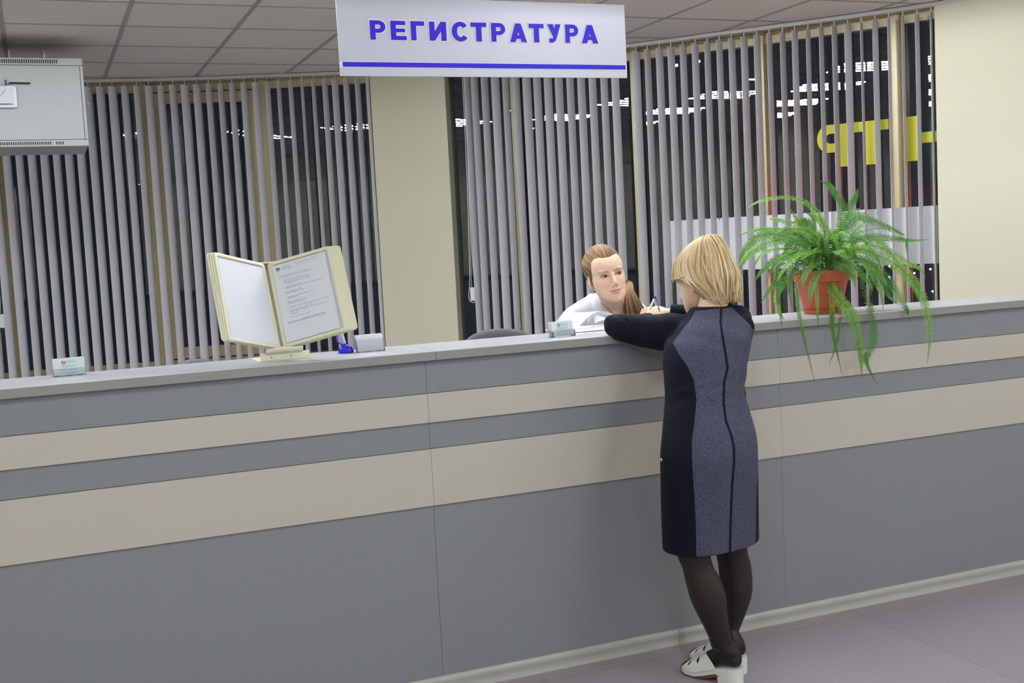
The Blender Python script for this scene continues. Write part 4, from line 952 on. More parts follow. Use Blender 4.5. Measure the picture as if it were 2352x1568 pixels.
def head_parts(mb, M):
    mb.ell((0, -.018, .030), (.073, .090, .086), M, 28, 20)
    R = []
    for z, yb_, a, yf in ((-.111, .040, .016, .074), (-.104, .030, .031, .0845), (-.093, .014, .0425, .0875), (-.080, 0, .0515, .0865), (-.062, -.02, .0585, .0855), (-.040, -.03, .0630, .0840), (-.018, -.035, .0652, .0815), (.004, -.035, .0645, .0790), (.022, -.035, .0660, .0830), (.045, -.03, .0655, .0810), (.068, -.02, .058, .069), (.088, -.01, .042, .046)):
        c = (yb_+yf)/2; R.append(((0, c, z), (a, 0, 0), (0, (yf-yb_)/2, 0)))
    mb.loft(R, 36, 4, M, p=2.25)
    for s in (-1, 1):
        mb.ell((s*.028, .0725, .0180), (.022, .0085, .009), M)
        mb.ell((s*.0095, .0885, -.0405), (.0068, .007, .006), M, 14, 10)
        mb.ell((s*.0305, .0655, -.0005), (.0135, .0125, .0125), M, 20, 14)
        Me = M@Matrix.Translation((s*.070, -.006, -.012))@Matrix.Rotation(s*-.35, 4, 'Z')@Matrix.Rotation(.18, 4, 'X')
        mb.ell((0, 0, 0), (.0065, .017, .029), Me, 16, 12); mb.ell((-s*.002, .003, -.026), (.0055, .008, .009), Me, 12, 8)
    mb.loft([((0, .074, .016), (.0095, 0, 0), (0, .006, 0)), ((0, .0835, -.006), (.0085, 0, 0), (0, .0080, 0)), ((0, .0905, -.020), (.0090, 0, 0), (0, .010, 0)), ((0, .0935, -.031), (.0098, 0, 0), (0, .0115, 0)), ((0, .0925, -.0385), (.0092, 0, 0), (0, .0105, 0)), ((0, .087, -.0435), (.006, 0, 0), (0, .006, 0))], 16, 3, M)
    mb.ell((0, .0860, -.0605), (.0185, .0058, .0042), M); mb.ell((0, .0860, -.0700), (.0160, .0064, .0050), M); mb.ell((0, .074, -.098), (.020, .0150, .014), M)
def face_paint(co, Mi, skin):
    L = np.c_[co, np.ones(len(co))]@np.array(Mi).T; x, y, z = L[:, 0], L[:, 1], L[:, 2]
    col = np.tile(skin, (len(co), 1)); f = y > .03
    def mix(mask, c, amt): 
        m = (mask*amt)[:, None]; return col*(1-m)+np.array(c)[None]*m
    g = lambda cx_, cz, sx, sz: np.exp(-((x-cx_)/sx)**2-((z-cz)/sz)**2)*f
    for s in (-1, 1): col = mix(g(s*.043, -.036, .020, .017), srgb(226, 160, 146), .35)
    col = mix(g(0, -.036, .011, .012), srgb(225, 160, 145), .3)
    ss = lambda d, w=.0007: 1/(1+np.exp(-np.clip(d/w, -40, 40)))
    for s in (-1, 1):
        ex = x*s-.0305; 
        col = mix(g(s*.0305, .003, .017, .009), srgb(150, 108, 92), .42)
        up = .0040*(1-(ex/.0155)**2)+.0014*ex/.0155; lo = -.0042*(1-(ex/.0155)**2)+.0010*ex/.0155
        ins = ss(up-z)*ss(z-lo)*(np.abs(ex) < .0155)*f
        col = mix(ins, srgb(172, 162, 160), .95)
        gx = ex+(.0028*s); r = np.sqrt(gx**2+(z+.0008)**2)
        col = mix(ins*ss(.0066-r), srgb(54, 58, 57), 1); col = mix(ins*ss(.0027-r), srgb(18, 18, 20), 1)
        lash = np.exp(-((z-up-.0005)/.0018)**2)*(np.abs(ex) < .0172)*f; col = mix(lash, srgb(40, 28, 26), .92)
        lash = np.exp(-((z-lo)/.0009)**2)*(np.abs(ex) < .0150)*f; col = mix(lash, srgb(90, 62, 55), .55)
        bz = .0135+.0065*np.sin(np.clip((x*s-.012)/.040, 0, 1)*math.pi*.62)-.0040*np.clip((x*s-.042)/.012, 0, 1)
        th = .0017*(1-.55*np.clip((x*s-.028)/.024, 0, 1))
        br = ss(th-np.abs(z-bz), .0006)*((x*s > .0125) & (x*s < .053))*f; col = mix(br, srgb(84, 58, 50), .85)
        col = mix(g(s*.0072, -.0478, .0028, .0018), srgb(110, 60, 50), .9)
    w = np.clip(1-(x/.0225)**2, 0, 1)
    lips = ss(.0036*np.sqrt(w)-np.abs(z+.0618-.0005*np.cos(x*260)-1.6*x*x))*(np.abs(x) < .0225)*f; col = mix(lips, srgb(200, 128, 118), .75)
    lips = ss(.0046*np.sqrt(w)-np.abs(z+.0698-3*x*x))*(np.abs(x) < .0205)*f; col = mix(lips, srgb(212, 136, 126), .75)
    ml = np.exp(-((z+.0656-.0038*(x/.025)**2)/.0008)**2)*(np.abs(x) < .0262)*f; col = mix(ml, srgb(120, 60, 54), .9)
    for mx_, mz in ((.030, -.024), (.0385, -.034)): col = mix(np.exp(-(((x-mx_)**2+(z-mz)**2)/.0011**2))*f, srgb(95, 60, 48), .9)
    return col
def sculpt_face(co, M, Mi):
    L = np.c_[co, np.ones(len(co))]@np.array(Mi).T; x, y, z = L[:, 0].copy(), L[:, 1].copy(), L[:, 2].copy(); f = y > .03
    for s in (-1, 1):
        ch_ = np.exp(-((x-s*.040)/.020)**2-((z+.030)/.021)**2)*f; y += .0034*ch_; x += s*.0012*ch_
        y -= .0035*np.exp(-((x-s*.017)/.007)**2-((z-.002)/.008)**2)*f             # inner eye corners
        y -= .0022*np.exp(-((x-s*.031)/.015)**2-((z+.0085)/.003)**2)*f            # below the eye
        y -= .0030*np.exp(-((x-s*.032)/.016)**2-((z-.0085)/.003)**2)*f            # lid crease
        y -= .0020*np.exp(-((x-s*.0275)/.004)**2-((z+.064)/.006)**2)*f            # mouth corners
    y -= .0016*np.exp(-((z+.0656-.0038*(x/.025)**2)/.0013)**2)*(np.abs(x) < .024)*f; y -= .0030*np.exp(-(x/.012)**2-((z+.083)/.0045)**2)*f; y -= .0012*np.exp(-(x/.003)**2-((z+.053)/.004)**2)*f
    P = np.c_[x, y, z, np.ones(len(x))]@np.array(M).T; return P[:, :3]
def hand(mb, W, fwd, back, side=1, curl=(.5, .7, .4), k=1.0, spread=.05, thumb=.5, grip=None):
    """W wrist, fwd along the palm, back = normal out of the back of the hand, side=+1: thumb on fwd x back side"""
    f = Vector(fwd).normalized(); b = Vector(back); b = (b-f*b.dot(f)).normalized(); s = f.cross(b)*side; W = Vector(W)
    mb.loft([(W-f*.02, s*.023*k, b*.017*k), (W, s*.026*k, b*.017*k), (W+f*.03*k, s*.036*k, b*.016*k), (W+f*.065*k, s*.040*k, b*.0135*k), (W+f*.085*k, s*.038*k, b*.010*k)], 20, 3)
    for i, (o, L) in enumerate(((.029, .074), (.010, .082), (-.010, .076), (-.028, .060))):
        p = W+f*(.080*k)+s*o*k; d = (f+s*(o*spread*20)).normalized(); pts = [p-d*.012*k]; rad = [.0092*k]; ang = 0; q = p
        for j, fr in enumerate((.45, .30, .25)):
            ang += curl[j]*(1+.08*i); dd = (d*math.cos(ang)-b*math.sin(ang)).normalized(); 
            pts.append(q); rad.append((.0088, .0082, .0076)[j]*k); q = q+dd*L*fr*k
            pts.append(q-dd*.3*L*fr*k); rad.append((.0080, .0074, .0070)[j]*k)
        pts.append(q); rad.append(.0052*k); mb.tube(pts, rad, 10)
    p = W+f*.022*k+s*.026*k; d1 = (f*.75+s*.62-b*thumb*.4).normalized(); d2 = (f*.95+s*.12-b*thumb).normalized()
    mb.tube([p-d1*.015, p, p+d1*.034*k, p+d1*.036*k+d2*.014*k, p+d1*.036*k+d2*.026*k, p+d1*.036*k+d2*.031*k], [.012*k, .0125*k, .0098*k, .0095*k, .008*k, .005*k], 10)
def join_meshes(name, meshes, m):
    vs = []; fs = []; o = 0; cols = []
    for me in meshes:
        c = cos_of(me); vs.append(c)
        fs += [tuple(i+o for i in p.vertices) for p in me.polygons]; o += len(c)
    out = bpy.data.meshes.new(name); V = np.vstack(vs); out.from_pydata(V.tolist(), [], fs); out.materials.append(m); return out
def hair_locks(locks, name, parent, Morig, n=8, cols=None, flat=.45):
    """locks: list of (points, radii, colour, up)"""
    mb = MB(); C = []
    for pts, rad, c, up in locks:
        k0 = len(mb.v); mb.tube(pts, rad, n, flat=flat, upv=up); m = len(mb.v)-k0; C += [c]*m
    me = mb.mesh(name, M_hair, Morig, recalc=False); color_attr(me, np.array(C)); return link(name, me, parent, 80)

# ---- woman leaning on the counter --------------------------------------------------
LR = Vector((2.0, 3.24, 0))
lady = empty('person', LR, 'blonde woman in a navy and heather grey dress leaning on the counter, seen from behind', 'person')
bf = Vector((-.2, .98, 0)).normalized(); lat = Vector((bf.y, -bf.x, 0)); crh = Vector((CR.x, CR.y, 0)).normalized()
def bring(y, L, R, Yc, b, dx=0):
    c = atY((L+R)/2+dx, y, Yc); hw = (R-L)/2*depth(c)/FPX; fb = abs(bf.dot(crh)); la = abs(lat.dot(crh))
    a = math.sqrt(max(hw*hw-(fb*b)**2, (.5*hw)**2))/la; return (c, lat*a, bf*b)
dm = MB()
T_ = [bring(1251, 1521, 1747, 3.245, .118), bring(1225, 1520, 1746, 3.245, .119), bring(1160, 1518, 1744, 3.24, .124), bring(1090, 1518, 1741, 3.23, .132), bring(1040, 1518, 1739, 3.222, .136), bring(1000, 1520.5, 1736, 3.228, .128),
      bring(950, 1524, 1723, 3.25, .112), bring(905, 1527, 1712, 3.275, .104), bring(860, 1524, 1716, 3.295, .104), bring(815, 1521, 1724, 3.315, .108), bring(780, 1528, 1729, 3.335, .108), bring(750, 1545, 1729, 3.355, .098), bring(728, 1562, 1722, 3.375, .080), bring(712, 1578, 1706, 3.392, .062), bring(702, 1584, 1690, 3.405, .048)]
dm.loft(T_, 44, 5, p=2.25)
def pxr(y_px, P): return y_px*depth(P)/FPX
sh = atY(1566, 758, 3.39); el = atY(1414, 749, 3.575)
arm = [(atY(1600, 755, 3.37), .052), (atY(1570, 759, 3.40), .058), (atY(1540, 762, 3.42), None, 46), (atY(1510, 762, 3.45), None, 41.5), (atY(1478, 759, 3.49), None, 38), (atY(1447, 754, 3.525), None, 34.5), (atY(1424, 751, 3.55), None, 31), (atY(1411, 749, 3.562), None, 28)]
pts = [a[0] for a in arm]; rad = [a[1] if a[1] else pxr(a[2], a[0]) for a in arm]
dm.tube(catmull(pts, 40), list(np.interp(np.linspace(0, len(rad)-1, 40), range(len(rad)), rad)), 20)
dm.ell(atY(1411, 748, 3.567), (pxr(26.5, atY(1411, 748, 3.567)),)*3)
fa = [atY(1412, 750, 3.585), atY(1440, 751, 3.70), atY(1475, 748, 3.76), atY(1505, 746, 3.81)]      # left forearm lies on the counter
fa = [Vector((p.x, p.y, max(p.z, 1.179))) for p in fa]
dm.tube(catmull(fa, 20), list(np.linspace(.026, .024, 20)), 16)
rs = atY(1696, 733, 3.37)
dm.ell(rs, (.047, .050, .050))
dm.ell(atY(1707, 756, 3.34), (.032, .050, .06))
relb = Vector((2.335, 3.63, 1.190)); rwr = atY(1538, 714.5, 3.755)
dm.tube(catmull([rs, rs.lerp(relb, .5)+Vector((.01, 0, -.004)), relb], 16), [.046]*6+[.046]*5+[.043]*5, 16)
dm.tube(catmull([relb, relb.lerp(rwr, .5)+Vector((0, .01, -.006)), rwr], 18), list(np.linspace(.042, .027, 18)), 16)
dme = remesh(dm, .0055, 10)
co = cos_of(dme)
# soft folds of the cloth
u = (co-np.array(LR))@np.array(lat); v = (co-np.array(LR))@np.array(bf); z = co[:, 2]
nrm = np.zeros(len(co)*3); dme.vertices.foreach_get('normal', nrm); nrm = nrm.reshape(-1, 3)
d = .0026*np.sin((z*1.0-.42*u)*150+2*np.sin(u*22))*np.exp(-((z-.985)/.06)**2)*(v < .02)
d += .0030*np.exp(-((z-(.955-.35*(u+.02)))/.010)**2)*np.exp(-((u+.03)/.07)**2)*(v < 0)
d += .0018*np.sin(z*70+u*30)*np.exp(-((z-1.15)/.07)**2)
am = (u < -.09) & (z > 1.08); d += .0022*np.sin(co[:, 0]*95+co[:, 2]*45)*am
co2 = co+nrm*d[:, None]; set_cos(dme, co2)
PLx = [(1597, 712), (1588, 731), (1574, 748), (1560, 768), (1545, 787), (1560, 814), (1580, 843), (1594, 873), (1600, 919), (1594, 979), (1589, 1012), (1590, 1068), (1594, 1128), (1598, 1194), (1600, 1290)]
PRx = [(1681, 706), (1707, 731), (1724, 747), (1732, 760), (1745, 790), (1745, 860), (1709, 900), (1727, 956), (1748, 995), (1755, 1030), (1742, 1066), (1737, 1131), (1736, 1190), (1735, 1290)]
PSx = [(1657, 700), (1655, 740), (1660, 775), (1667, 815), (1671, 845), (1663, 880), (1662, 925), (1667, 965), (1680, 1000), (1686, 1030), (1686, 1060), (1682, 1110), (1679, 1170), (1676, 1290)]
Dv = co2-np.array(CAM); kk = Dv@np.array(CW); sx_ = 1176+FPX*(Dv@np.array(CR))/kk; sy_ = 784-FPX*(Dv@np.array(CU))/kk
il = lambda L_: np.interp(sy_, [q[1] for q in L_], [q[0] for q in L_])
ztop = np.interp(sx_, [1597, 1620, 1640, 1657, 1681], [713, 712, 708.5, 709, 706])
panel = np.minimum(np.minimum((sx_-il(PLx))*.92, (il(PRx)-sx_)*.92), sy_-ztop)*kk/FPX
u = (co2-np.array(LR))@np.array(lat); z = co2[:, 2]; vb = (co2-np.array(LR))@np.array(bf); nb_ = nrm@np.array(bf)
panel = np.where(nb_ > .2, -.02, panel)
cz = np.array([(c.z, (c-LR).dot(bf)) for c, a, b in T_]); cz = cz[np.argsort(cz[:, 0])]
panel = np.minimum(panel, .05-(vb-np.interp(z, cz[:, 0], cz[:, 1])))
seamd = np.abs(sx_-il(PSx))*kk/FPX
float_attr(dme, panel, 'panel'); float_attr(dme, seamd, 'seam')
def m_dress():
    m = bpy.data.materials.new('dress_navy_and_heather'); m.use_nodes = True; nt = m.node_tree; b = nt.nodes['Principled BSDF']
    b.inputs['Roughness'].default_value = .85; b.inputs['Specular IOR Level'].default_value = .2; b.inputs['Sheen Weight'].default_value = .03
    A = nt.nodes.new('ShaderNodeAttribute'); A.attribute_name = 'panel'; S = nt.nodes.new('ShaderNodeAttribute'); S.attribute_name = 'seam'
    g1 = nt.nodes.new('ShaderNodeMath'); g1.operation = 'GREATER_THAN'; g1.inputs[1].default_value = 0; nt.links.new(A.outputs['Fac'], g1.inputs[0])
    g2 = nt.nodes.new('ShaderNodeMath'); g2.operation = 'GREATER_THAN'; g2.inputs[1].default_value = .0042; nt.links.new(S.outputs['Fac'], g2.inputs[0])
    mu = nt.nodes.new('ShaderNodeMath'); mu.operation = 'MULTIPLY'; nt.links.new(g1.outputs[0], mu.inputs[0]); nt.links.new(g2.outputs[0], mu.inputs[1])
    tc = nt.nodes.new('ShaderNodeTexCoord'); mp = nt.nodes.new('ShaderNodeMapping'); mp.inputs['Scale'].default_value = (1, 1, 2.2); nt.links.new(tc.outputs['Object'], mp.inputs[0])
    n = nt.nodes.new('ShaderNodeTexNoise'); n.inputs['Scale'].default_value = 480; n.inputs['Detail'].default_value = 3; nt.links.new(mp.outputs[0], n.inputs[0])
    cr = nt.nodes.new('ShaderNodeValToRGB'); cr.color_ramp.elements[0].position = .36; cr.color_ramp.elements[0].color = (*srgb(30, 32, 52), 1); cr.color_ramp.elements[1].position = .68; cr.color_ramp.elements[1].color = (*srgb(118, 120, 138), 1)
    e = cr.color_ramp.elements.new(.52); e.color = (*srgb(70, 74, 95), 1); nt.links.new(n.outputs['Fac'], cr.inputs[0])
    mx = nt.nodes.new('ShaderNodeMix'); mx.data_type = 'RGBA'; mx.inputs[6].default_value = (*srgb(13, 14, 32), 1); nt.links.new(mu.outputs[0], mx.inputs[0]); nt.links.new(cr.outputs[0], mx.inputs[7]); nt.links.new(mx.outputs[2], b.inputs['Base Color'])
    n3 = nt.nodes.new('ShaderNodeTexNoise'); n3.inputs['Scale'].default_value = 16; nt.links.new(tc.outputs['Object'], n3.inputs[0])
    bp = nt.nodes.new('ShaderNodeBump'); bp.inputs['Strength'].default_value = .5; bp.inputs['Distance'].default_value = .006; nt.links.new(n3.outputs['Fac'], bp.inputs['Height'])
    bp2 = nt.nodes.new('ShaderNodeBump'); bp2.inputs['Strength'].default_value = .35; bp2.inputs['Distance'].default_value = .0008; nt.links.new(n.outputs['Fac'], bp2.inputs['Height']); nt.links.new(bp.outputs[0], bp2.inputs['Normal']); nt.links.new(bp2.outputs[0], b.inputs['Normal'])
    return m
dme.materials.append(m_dress()); set_cos(dme, co2-np.array(LR)); dme.name = 'dress'; link('dress', dme, lady, 80)
q = atY(1519, 1056, 3.20); mb = MB(); mb.ell(q, (.004, .004, .006), nu=10, nv=8); mb.build('zip_pull', M_screw, lady, smooth=True)

# body: legs and feet in dark stockings, core, neck, head, hands
bm_ = MB()
def leg(rows):
    out = []
    for y, L, R, Yc in rows:
        c = atY((L+R)/2, y, Yc); r = (R-L)/2*depth(c)/FPX; out.append((c, Vector((r, 0, 0)), Vector((0, r*1.02, 0))))
    return out
legL = leg([(1150, 1530, 1632, 3.22), (1220, 1545, 1632, 3.215), (1269, 1553, 1631, 3.205), (1301, 1567, 1638, 3.20), (1327, 1573, 1653, 3.195), (1350, 1579, 1662, 3.19), (1372, 1585, 1667.5, 3.188), (1402, 1598, 1670, 3.185), (1437, 1616, 1674, 3.182), (1465, 1628.5, 1679, 3.18), (1484, 1633, 1683, 3.18)])
legR = leg([(1150, 1632, 1738, 3.27), (1220, 1640, 1722, 3.28), (1262, 1643, 1716, 3.285), (1290, 1649, 1723, 3.285), (1318, 1652, 1727, 3.285), (1350, 1655, 1728, 3.285), (1377, 1660, 1723.5, 3.285), (1410, 1664, 1712, 3.28), (1440, 1664, 1700, 3.275), (1462, 1662, 1693, 3.27), (1480, 1662, 1692.5, 3.265)])
for lg in (legL, legR): bm_.loft(lg, 24, 4)
# feet: heel point on the floor, direction to the toes
FEET = [(Vector((2.032, 3.135, 0)), Vector((1.948, 3.352, 0))), (Vector((2.098, 3.215, 0)), Vector((2.038, 3.440, 0)))]
SHM = []
for (hp, tp) in FEET:
    yv = (tp-hp).normalized(); xv = Vector((yv.y, -yv.x, 0)); Mf = Matrix((xv, yv, Vector((0, 0, 1)))).transposed().to_4x4(); Mf.translation = hp; SHM.append(Mf)
def foot(Mf, ank):
    R = []
    for y, w, zb, zt in ((.006, .016, .066, .098), (.020, .026, .060, .125), (.045, .031, .058, .150), (.075, .030, .056, .135), (.105, .034, .045, .110), (.135, .040, .034, .083), (.165, .042, .026, .062), (.190, .042, .022, .048), (.212, .036, .021, .040), (.226, .026, .022, .035)):
        R.append(((0, y, (zb+zt)/2), (w, 0, 0), (0, 0, (zt-zb)/2)))
    bm_.loft(R, 22, 3, Mf)
    a = Mf@Vector((0, .042, .10)); c = ank[0]; r = ank[1].length
    bm_.loft([(c+Vector((0, 0, .01)), Vector((r, 0, 0)), Vector((0, r, 0))), (c.lerp(a, .5), Vector((r*1.02, 0, 0)), Vector((0, r*1.1, 0))), (a, Vector((.03, 0, 0)), Vector((0, .034, 0)))], 20, 4)
foot(SHM[0], legL[-1]); foot(SHM[1], legR[-1])
core = [bring(1180, 1540, 1725, 3.24, .095), bring(1090, 1540, 1720, 3.235, .10), bring(1000, 1545, 1712, 3.23, .10), bring(905, 1548, 1694, 3.275, .08), bring(815, 1545, 1703, 3.315, .085), bring(760, 1562, 1708, 3.35, .075), bring(720, 1590, 1690, 3.39, .05)]
bm_.loft(core, 24, 3)
HM = (Matrix.Translation(atY(1611, 640, 3.475))@rotm(.50, -.30, .03).to_4x4())
nk = HM@Vector((0, -.035, -.06)); nb2 = atY(1636, 712, 3.40)
bm_.loft([(nb2-Vector((0, 0, .03)), Vector((.062, 0, 0)), Vector((0, .055, 0))), (nb2, Vector((.056, 0, 0)), Vector((0, .052, 0))), (nb2.lerp(nk, .5), Vector((.050, 0, 0)), Vector((0, .050, 0))), (nk, Vector((.052, 0, 0)), Vector((0, .052, 0)))], 22, 4)
bm_.tube(catmull([rs, rs.lerp(relb, .5), relb], 10), [.035]*10, 12); bm_.tube(catmull([relb, relb.lerp(rwr, .5)+Vector((0, .01, -.006)), rwr], 10), list(np.linspace(.03, .021, 10)), 12)
bm_.tube(catmull([sh, sh.lerp(el, .5), el], 10), [.034]*10, 12); bm_.tube(catmull(fa, 10), list(np.linspace(.028, .021, 10)), 12)
hw_ = atY(1529, 717.5, 3.765)
hm_ = MB()
hand(hm_, hw_, atY(1490, 717, 3.80)-hw_, (-.2, -.55, .8), 1, (.45, .80, .45), .80, .10, .7)
hand(hm_, fa[-1]+Vector((0, 0, -.004)), Vector((.55, .75, -.10)), (0, 0, 1), -1, (.12, .15, .1), .86, .08, .2)
hd = MB(); head_parts(hd, HM); HMi = HM.inverted()
bme = join_meshes('body', [remesh(bm_, .0032, 5), remesh(hd, .0018, 8), remesh(hm_, .0015, 3)], M_skin); co = cos_of(bme)
tone = np.tile(SKIN, (len(co), 1)); st_c = np.array(srgb(34, 29, 28)); tone[co[:, 2] < .95] = st_c
knee = np.exp(-((co[:, 2]-.33)/.09)**2)*(co[:, 2] < .9); tone += knee[:, None]*np.array([.012, .008, .006])[None]
color_attr(bme, tone); set_cos(bme, co-np.array(LR)); bme.name = 'body'; link('body', bme, lady, 80)

# blonde bob
rnd = random.Random(11); locks = []; Lk = LR
HR = Vector((.093, .112, .112)); HC = Vector((0, -.014, .022))
BL = [srgb(210, 186, 142), srgb(222, 203, 164), srgb(196, 170, 124), srgb(234, 219, 188), srgb(205, 180, 136), srgb(184, 156, 110), srgb(216, 195, 154), srgb(172, 144, 102)]
def endz(ps):      # how far the lock falls, by azimuth (0 = face, +-pi = nape)
    a = abs(ps); return float(np.interp(a, [0, .6, 1.0, 1.3, 1.65, 2.2, 3.15], [.036, .026, -.004, -.074, -.132, -.148, -.146]))
def lock(ps, layer, w, c, curl):
    ez = endz(ps)+rnd.uniform(-.014, .014)+layer*.035; vol = 1.0-.05*layer+rnd.uniform(-.015, .03); curl = curl if abs(ps) > .9 else abs(curl)*.3
    th0 = rnd.uniform(.02, .35); K = []; n = 13
    tilt = Vector((0, -.045, 0))
    for i in range(n):
        t = i/(n-1); zt = HC.z+HR.z*math.cos(th0)*(1-t)+ez*t if False else None
        ph = th0+(math.pi/2-th0)*min(1, t/.55)
        if t <= .55: p = Vector((math.sin(ph)*HR.x*vol, math.sin(ph)*HR.y*vol, math.cos(ph)*HR.z*vol)); k = 1
        else:
            s = (t-.55)/.45; p = Vector((HR.x*vol, HR.y*vol, 0)); k = 1+.05*math.sin(s*math.pi)-.24*s**2.2+curl*math.sin(s*math.pi)*.25-curl*s*s*.3; p.z = (ez-HC.z)*s
        sw = (.15+.10*math.sin(w*9e3))*math.sin(t*7.5+ps*2.0+w*150)*t**.8+math.copysign(.38, ps)*t*t*(1 if abs(ps) < 2.3 else 0)
        az = ps+sw; q = Vector((p.x*k*math.sin(az), p.y*k*math.cos(az), p.z))
        q += tilt*(1-min(1, t/.55))*1.0*math.cos(min(1, t/.55)*math.pi/2)
        q += HC; K.append(HM@q)
    K = catmull(K, 24)[:22]; rad = [w*(.55+.45*math.sin(min(1, i/21*1.25)*math.pi/2))*(1-.80*max(0, (i/21-.72)/.28)**1.4) for i in range(22)]
    up = (K[10]-(HM@HC)).normalized(); locks.append((K, rad, c, up))
capm = MB(); capm.ell(HC+Vector((0, -.006, .002)), (HR.x*.965, HR.y*.955, HR.z*.97), HM, 40, 28)
capm.loft([(HC+Vector((0, -.030, -.135)), (.055, 0, 0), (0, .060, 0)), (HC+Vector((0, -.032, -.095)), (.070, 0, 0), (0, .074, 0)), (HC+Vector((0, -.026, -.05)), (.087, 0, 0), (0, .090, 0)), (HC+Vector((0, -.018, 0)), (.086, 0, 0), (0, .094, 0))], 30, 4, HM)
Hi = HM.inverted(); keep = []
for f in capm.f:
    c = Hi@(sum((capm.v[i] for i in f), Vector())/len(f)); keep.append(not (c.y > -.012+max(0, (c.z-.0))*1.3 and c.z < .052) )
capm.f = [f for f, k in zip(capm.f, keep) if k]; capm.m = [0]*len(capm.f)
for i in range(900):
    ps = rnd.uniform(-math.pi, math.pi)
    lay = rnd.choice([0, 0, 0, .6, 1.2]); lock(ps, lay, rnd.uniform(.0018, .0048), BL[rnd.randrange(len(BL))], rnd.uniform(-.3, .5))
me0 = capm.mesh('hair', M_hair, LR, recalc=False)
mb = MB(); C = [srgb(176, 150, 108)]*len(capm.v); mb.v = list(capm.v); mb.f = list(capm.f); mb.m = [0]*len(mb.f)
for pts, rad, c, up in locks:
    k0 = len(mb.v); mb.tube(pts, rad, 8, flat=.5, upv=up); C += [c]*(len(mb.v)-k0)
me = mb.mesh('hair', M_hair, LR, recalc=False); color_attr(me, np.array(C)); link('hair', me, lady, 80)

# white perforated mules
M_shoe = mat('white_leather', srgb(222, 224, 218), .4); M_sole = mat('brown_sole', srgb(96, 62, 48), .5); M_ins = mat('tan_insole', srgb(168, 124, 88), .6)
for k, Mf in enumerate(SHM):
    def wid(y): return float(np.interp(y, [0, .004, .012, .03, .08, .12, .17, .205, .228, .240], [.010, .018, .026, .031, .030, .036, .043, .041, .028, .012]))
    def topz(y): return float(np.interp(y, [0, .05, .09, .13, .17, .24], [.058, .055, .047, .033, .022, .019]))
    sh_ = empty('shoe', LR, None, None)
    sh_.parent = lady; sh_.location = (0, 0, 0)
    mb = MB(); ys = [0, .0015, .004, .008, .012, .018]+list(np.linspace(.024, .240, 36)); V = []
    for y in ys:
        w = wid(max(0, y)); zt = topz(y); zb_ = max(0.0, zt-float(np.interp(y, [0, .072, .078, .11, .16, .24], [.06, .06, .020, .020, .019, .014])))
        if y > .078: zb_ = max(zb_, .0045)
        V += [Mf@Vector(p) for p in ((-w, y, zb_), (w, y, zb_), (w*1.03, y, zt), (-w*1.03, y, zt))]
    n = len(ys); mb.add(V, [(i*4+a, i*4+(a+1) % 4, (i+1)*4+(a+1) % 4, (i+1)*4+a) for i in range(n-1) for a in range(4)]+[(0, 1, 2, 3), (4*n-1, 4*n-2, 4*n-3, 4*n-4)])
    mb.build('midsole', M_shoe, sh_, smooth=35)
    mb = MB(); V = []; ys = list(np.linspace(.070, .2435, 30))
    for y in ys:
        w = wid(y)*1.03+.001; zt = max(.0045, topz(y)-float(np.interp(y, [.072, .078, .11, .16, .24], [.06, .019, .019, .018, .013]))); zb_ = float(np.interp(y, [.07, .12, .16, .22, .2435], [.024, .006, 0, 0, .006])); zt = max(zt, zb_+.004)
        V += [Mf@Vector(p) for p in ((-w, y, zb_), (w, y, zb_), (w, y, zt), (-w, y, zt))]
    n = len(ys); mb.add(V, [(i*4+a, i*4+(a+1) % 4, (i+1)*4+(a+1) % 4, (i+1)*4+a) for i in range(n-1) for a in range(4)]+[(0, 1, 2, 3), (4*n-1, 4*n-2, 4*n-3, 4*n-4)])
    mb.build('outsole', M_sole, sh_, smooth=35)
    mb = MB(); mb.ell((0, .222, .0205), (.030, .024, .004), Mf); mb.build('insole', M_ins, sh_, smooth=True)
    # strap shell with cut-outs and perforations
    NU, NV = 110, 84; mb = MB(); P = []; UV = []
    for j in range(NV+1):
        s = j/NV; al = math.pi*s
        for i in range(NU+1):
            t = i/NU; ya = .078+.050*math.sin(al)**.8; yb2 = .222-.030*math.sin(al)**.9; y = ya+(yb2-ya)*t
            h = float(np.interp(y, [.08, .11, .135, .165, .19, .225], [.118, .109, .086, .066, .053, .040])); w = wid(y)+.004; z0 = topz(y)-.003
            P.append(Mf@Vector((-w*math.copysign(abs(math.cos(al))**.75, math.cos(al)), y, z0+(h-z0)*math.sin(al)**.62))); UV.append((t, s))
    def hole(t, s):
        for (tc, sc, tw, sw_, sk) in ((.40, .26, .055, .15, .12), (.78, .22, .045, .10, .10), (.40, .74, .055, .15, .12), (.78, .78, .045, .10, .10), (.6, .5, .03, .08, 0)):
            ds = (s-sc)/sw_; dt = (t-tc-sk*(abs(s-.5)-.25))/(tw*max(0, 1-ds*ds)+1e-6)
            if abs(ds) < 1 and abs(dt) < 1: return True
        a, b = (t*NU) % 7, (s*NV) % 6
        if (t < .34 or .52 < t < .70) and .1 < s < .9 and a < 1 and b < 1: return True
        return False
    F_ = [(j*(NU+1)+i, j*(NU+1)+i+1, (j+1)*(NU+1)+i+1, (j+1)*(NU+1)+i) for j in range(NV) for i in range(NU) if not hole((i+.5)/NU, (j+.5)/NV)]
    mb.add(P, F_); mb.build('strap', M_shoe, sh_, smooth=80, recalc=False)
ppn = empty('pen', atY(1492, 712, 3.80), 'white pen with blue cord held in the hand of the leaning woman', 'pen', 'corded pens')
pen_from(ppn, atY(1486, 722, 3.80), atY(1505.5, 681, 3.80), [atY(1506, 681, 3.80), atY(1509, 693, 3.79), atY(1513, 707, 3.775), atY(1517, 722, 3.76)], r=.0042)

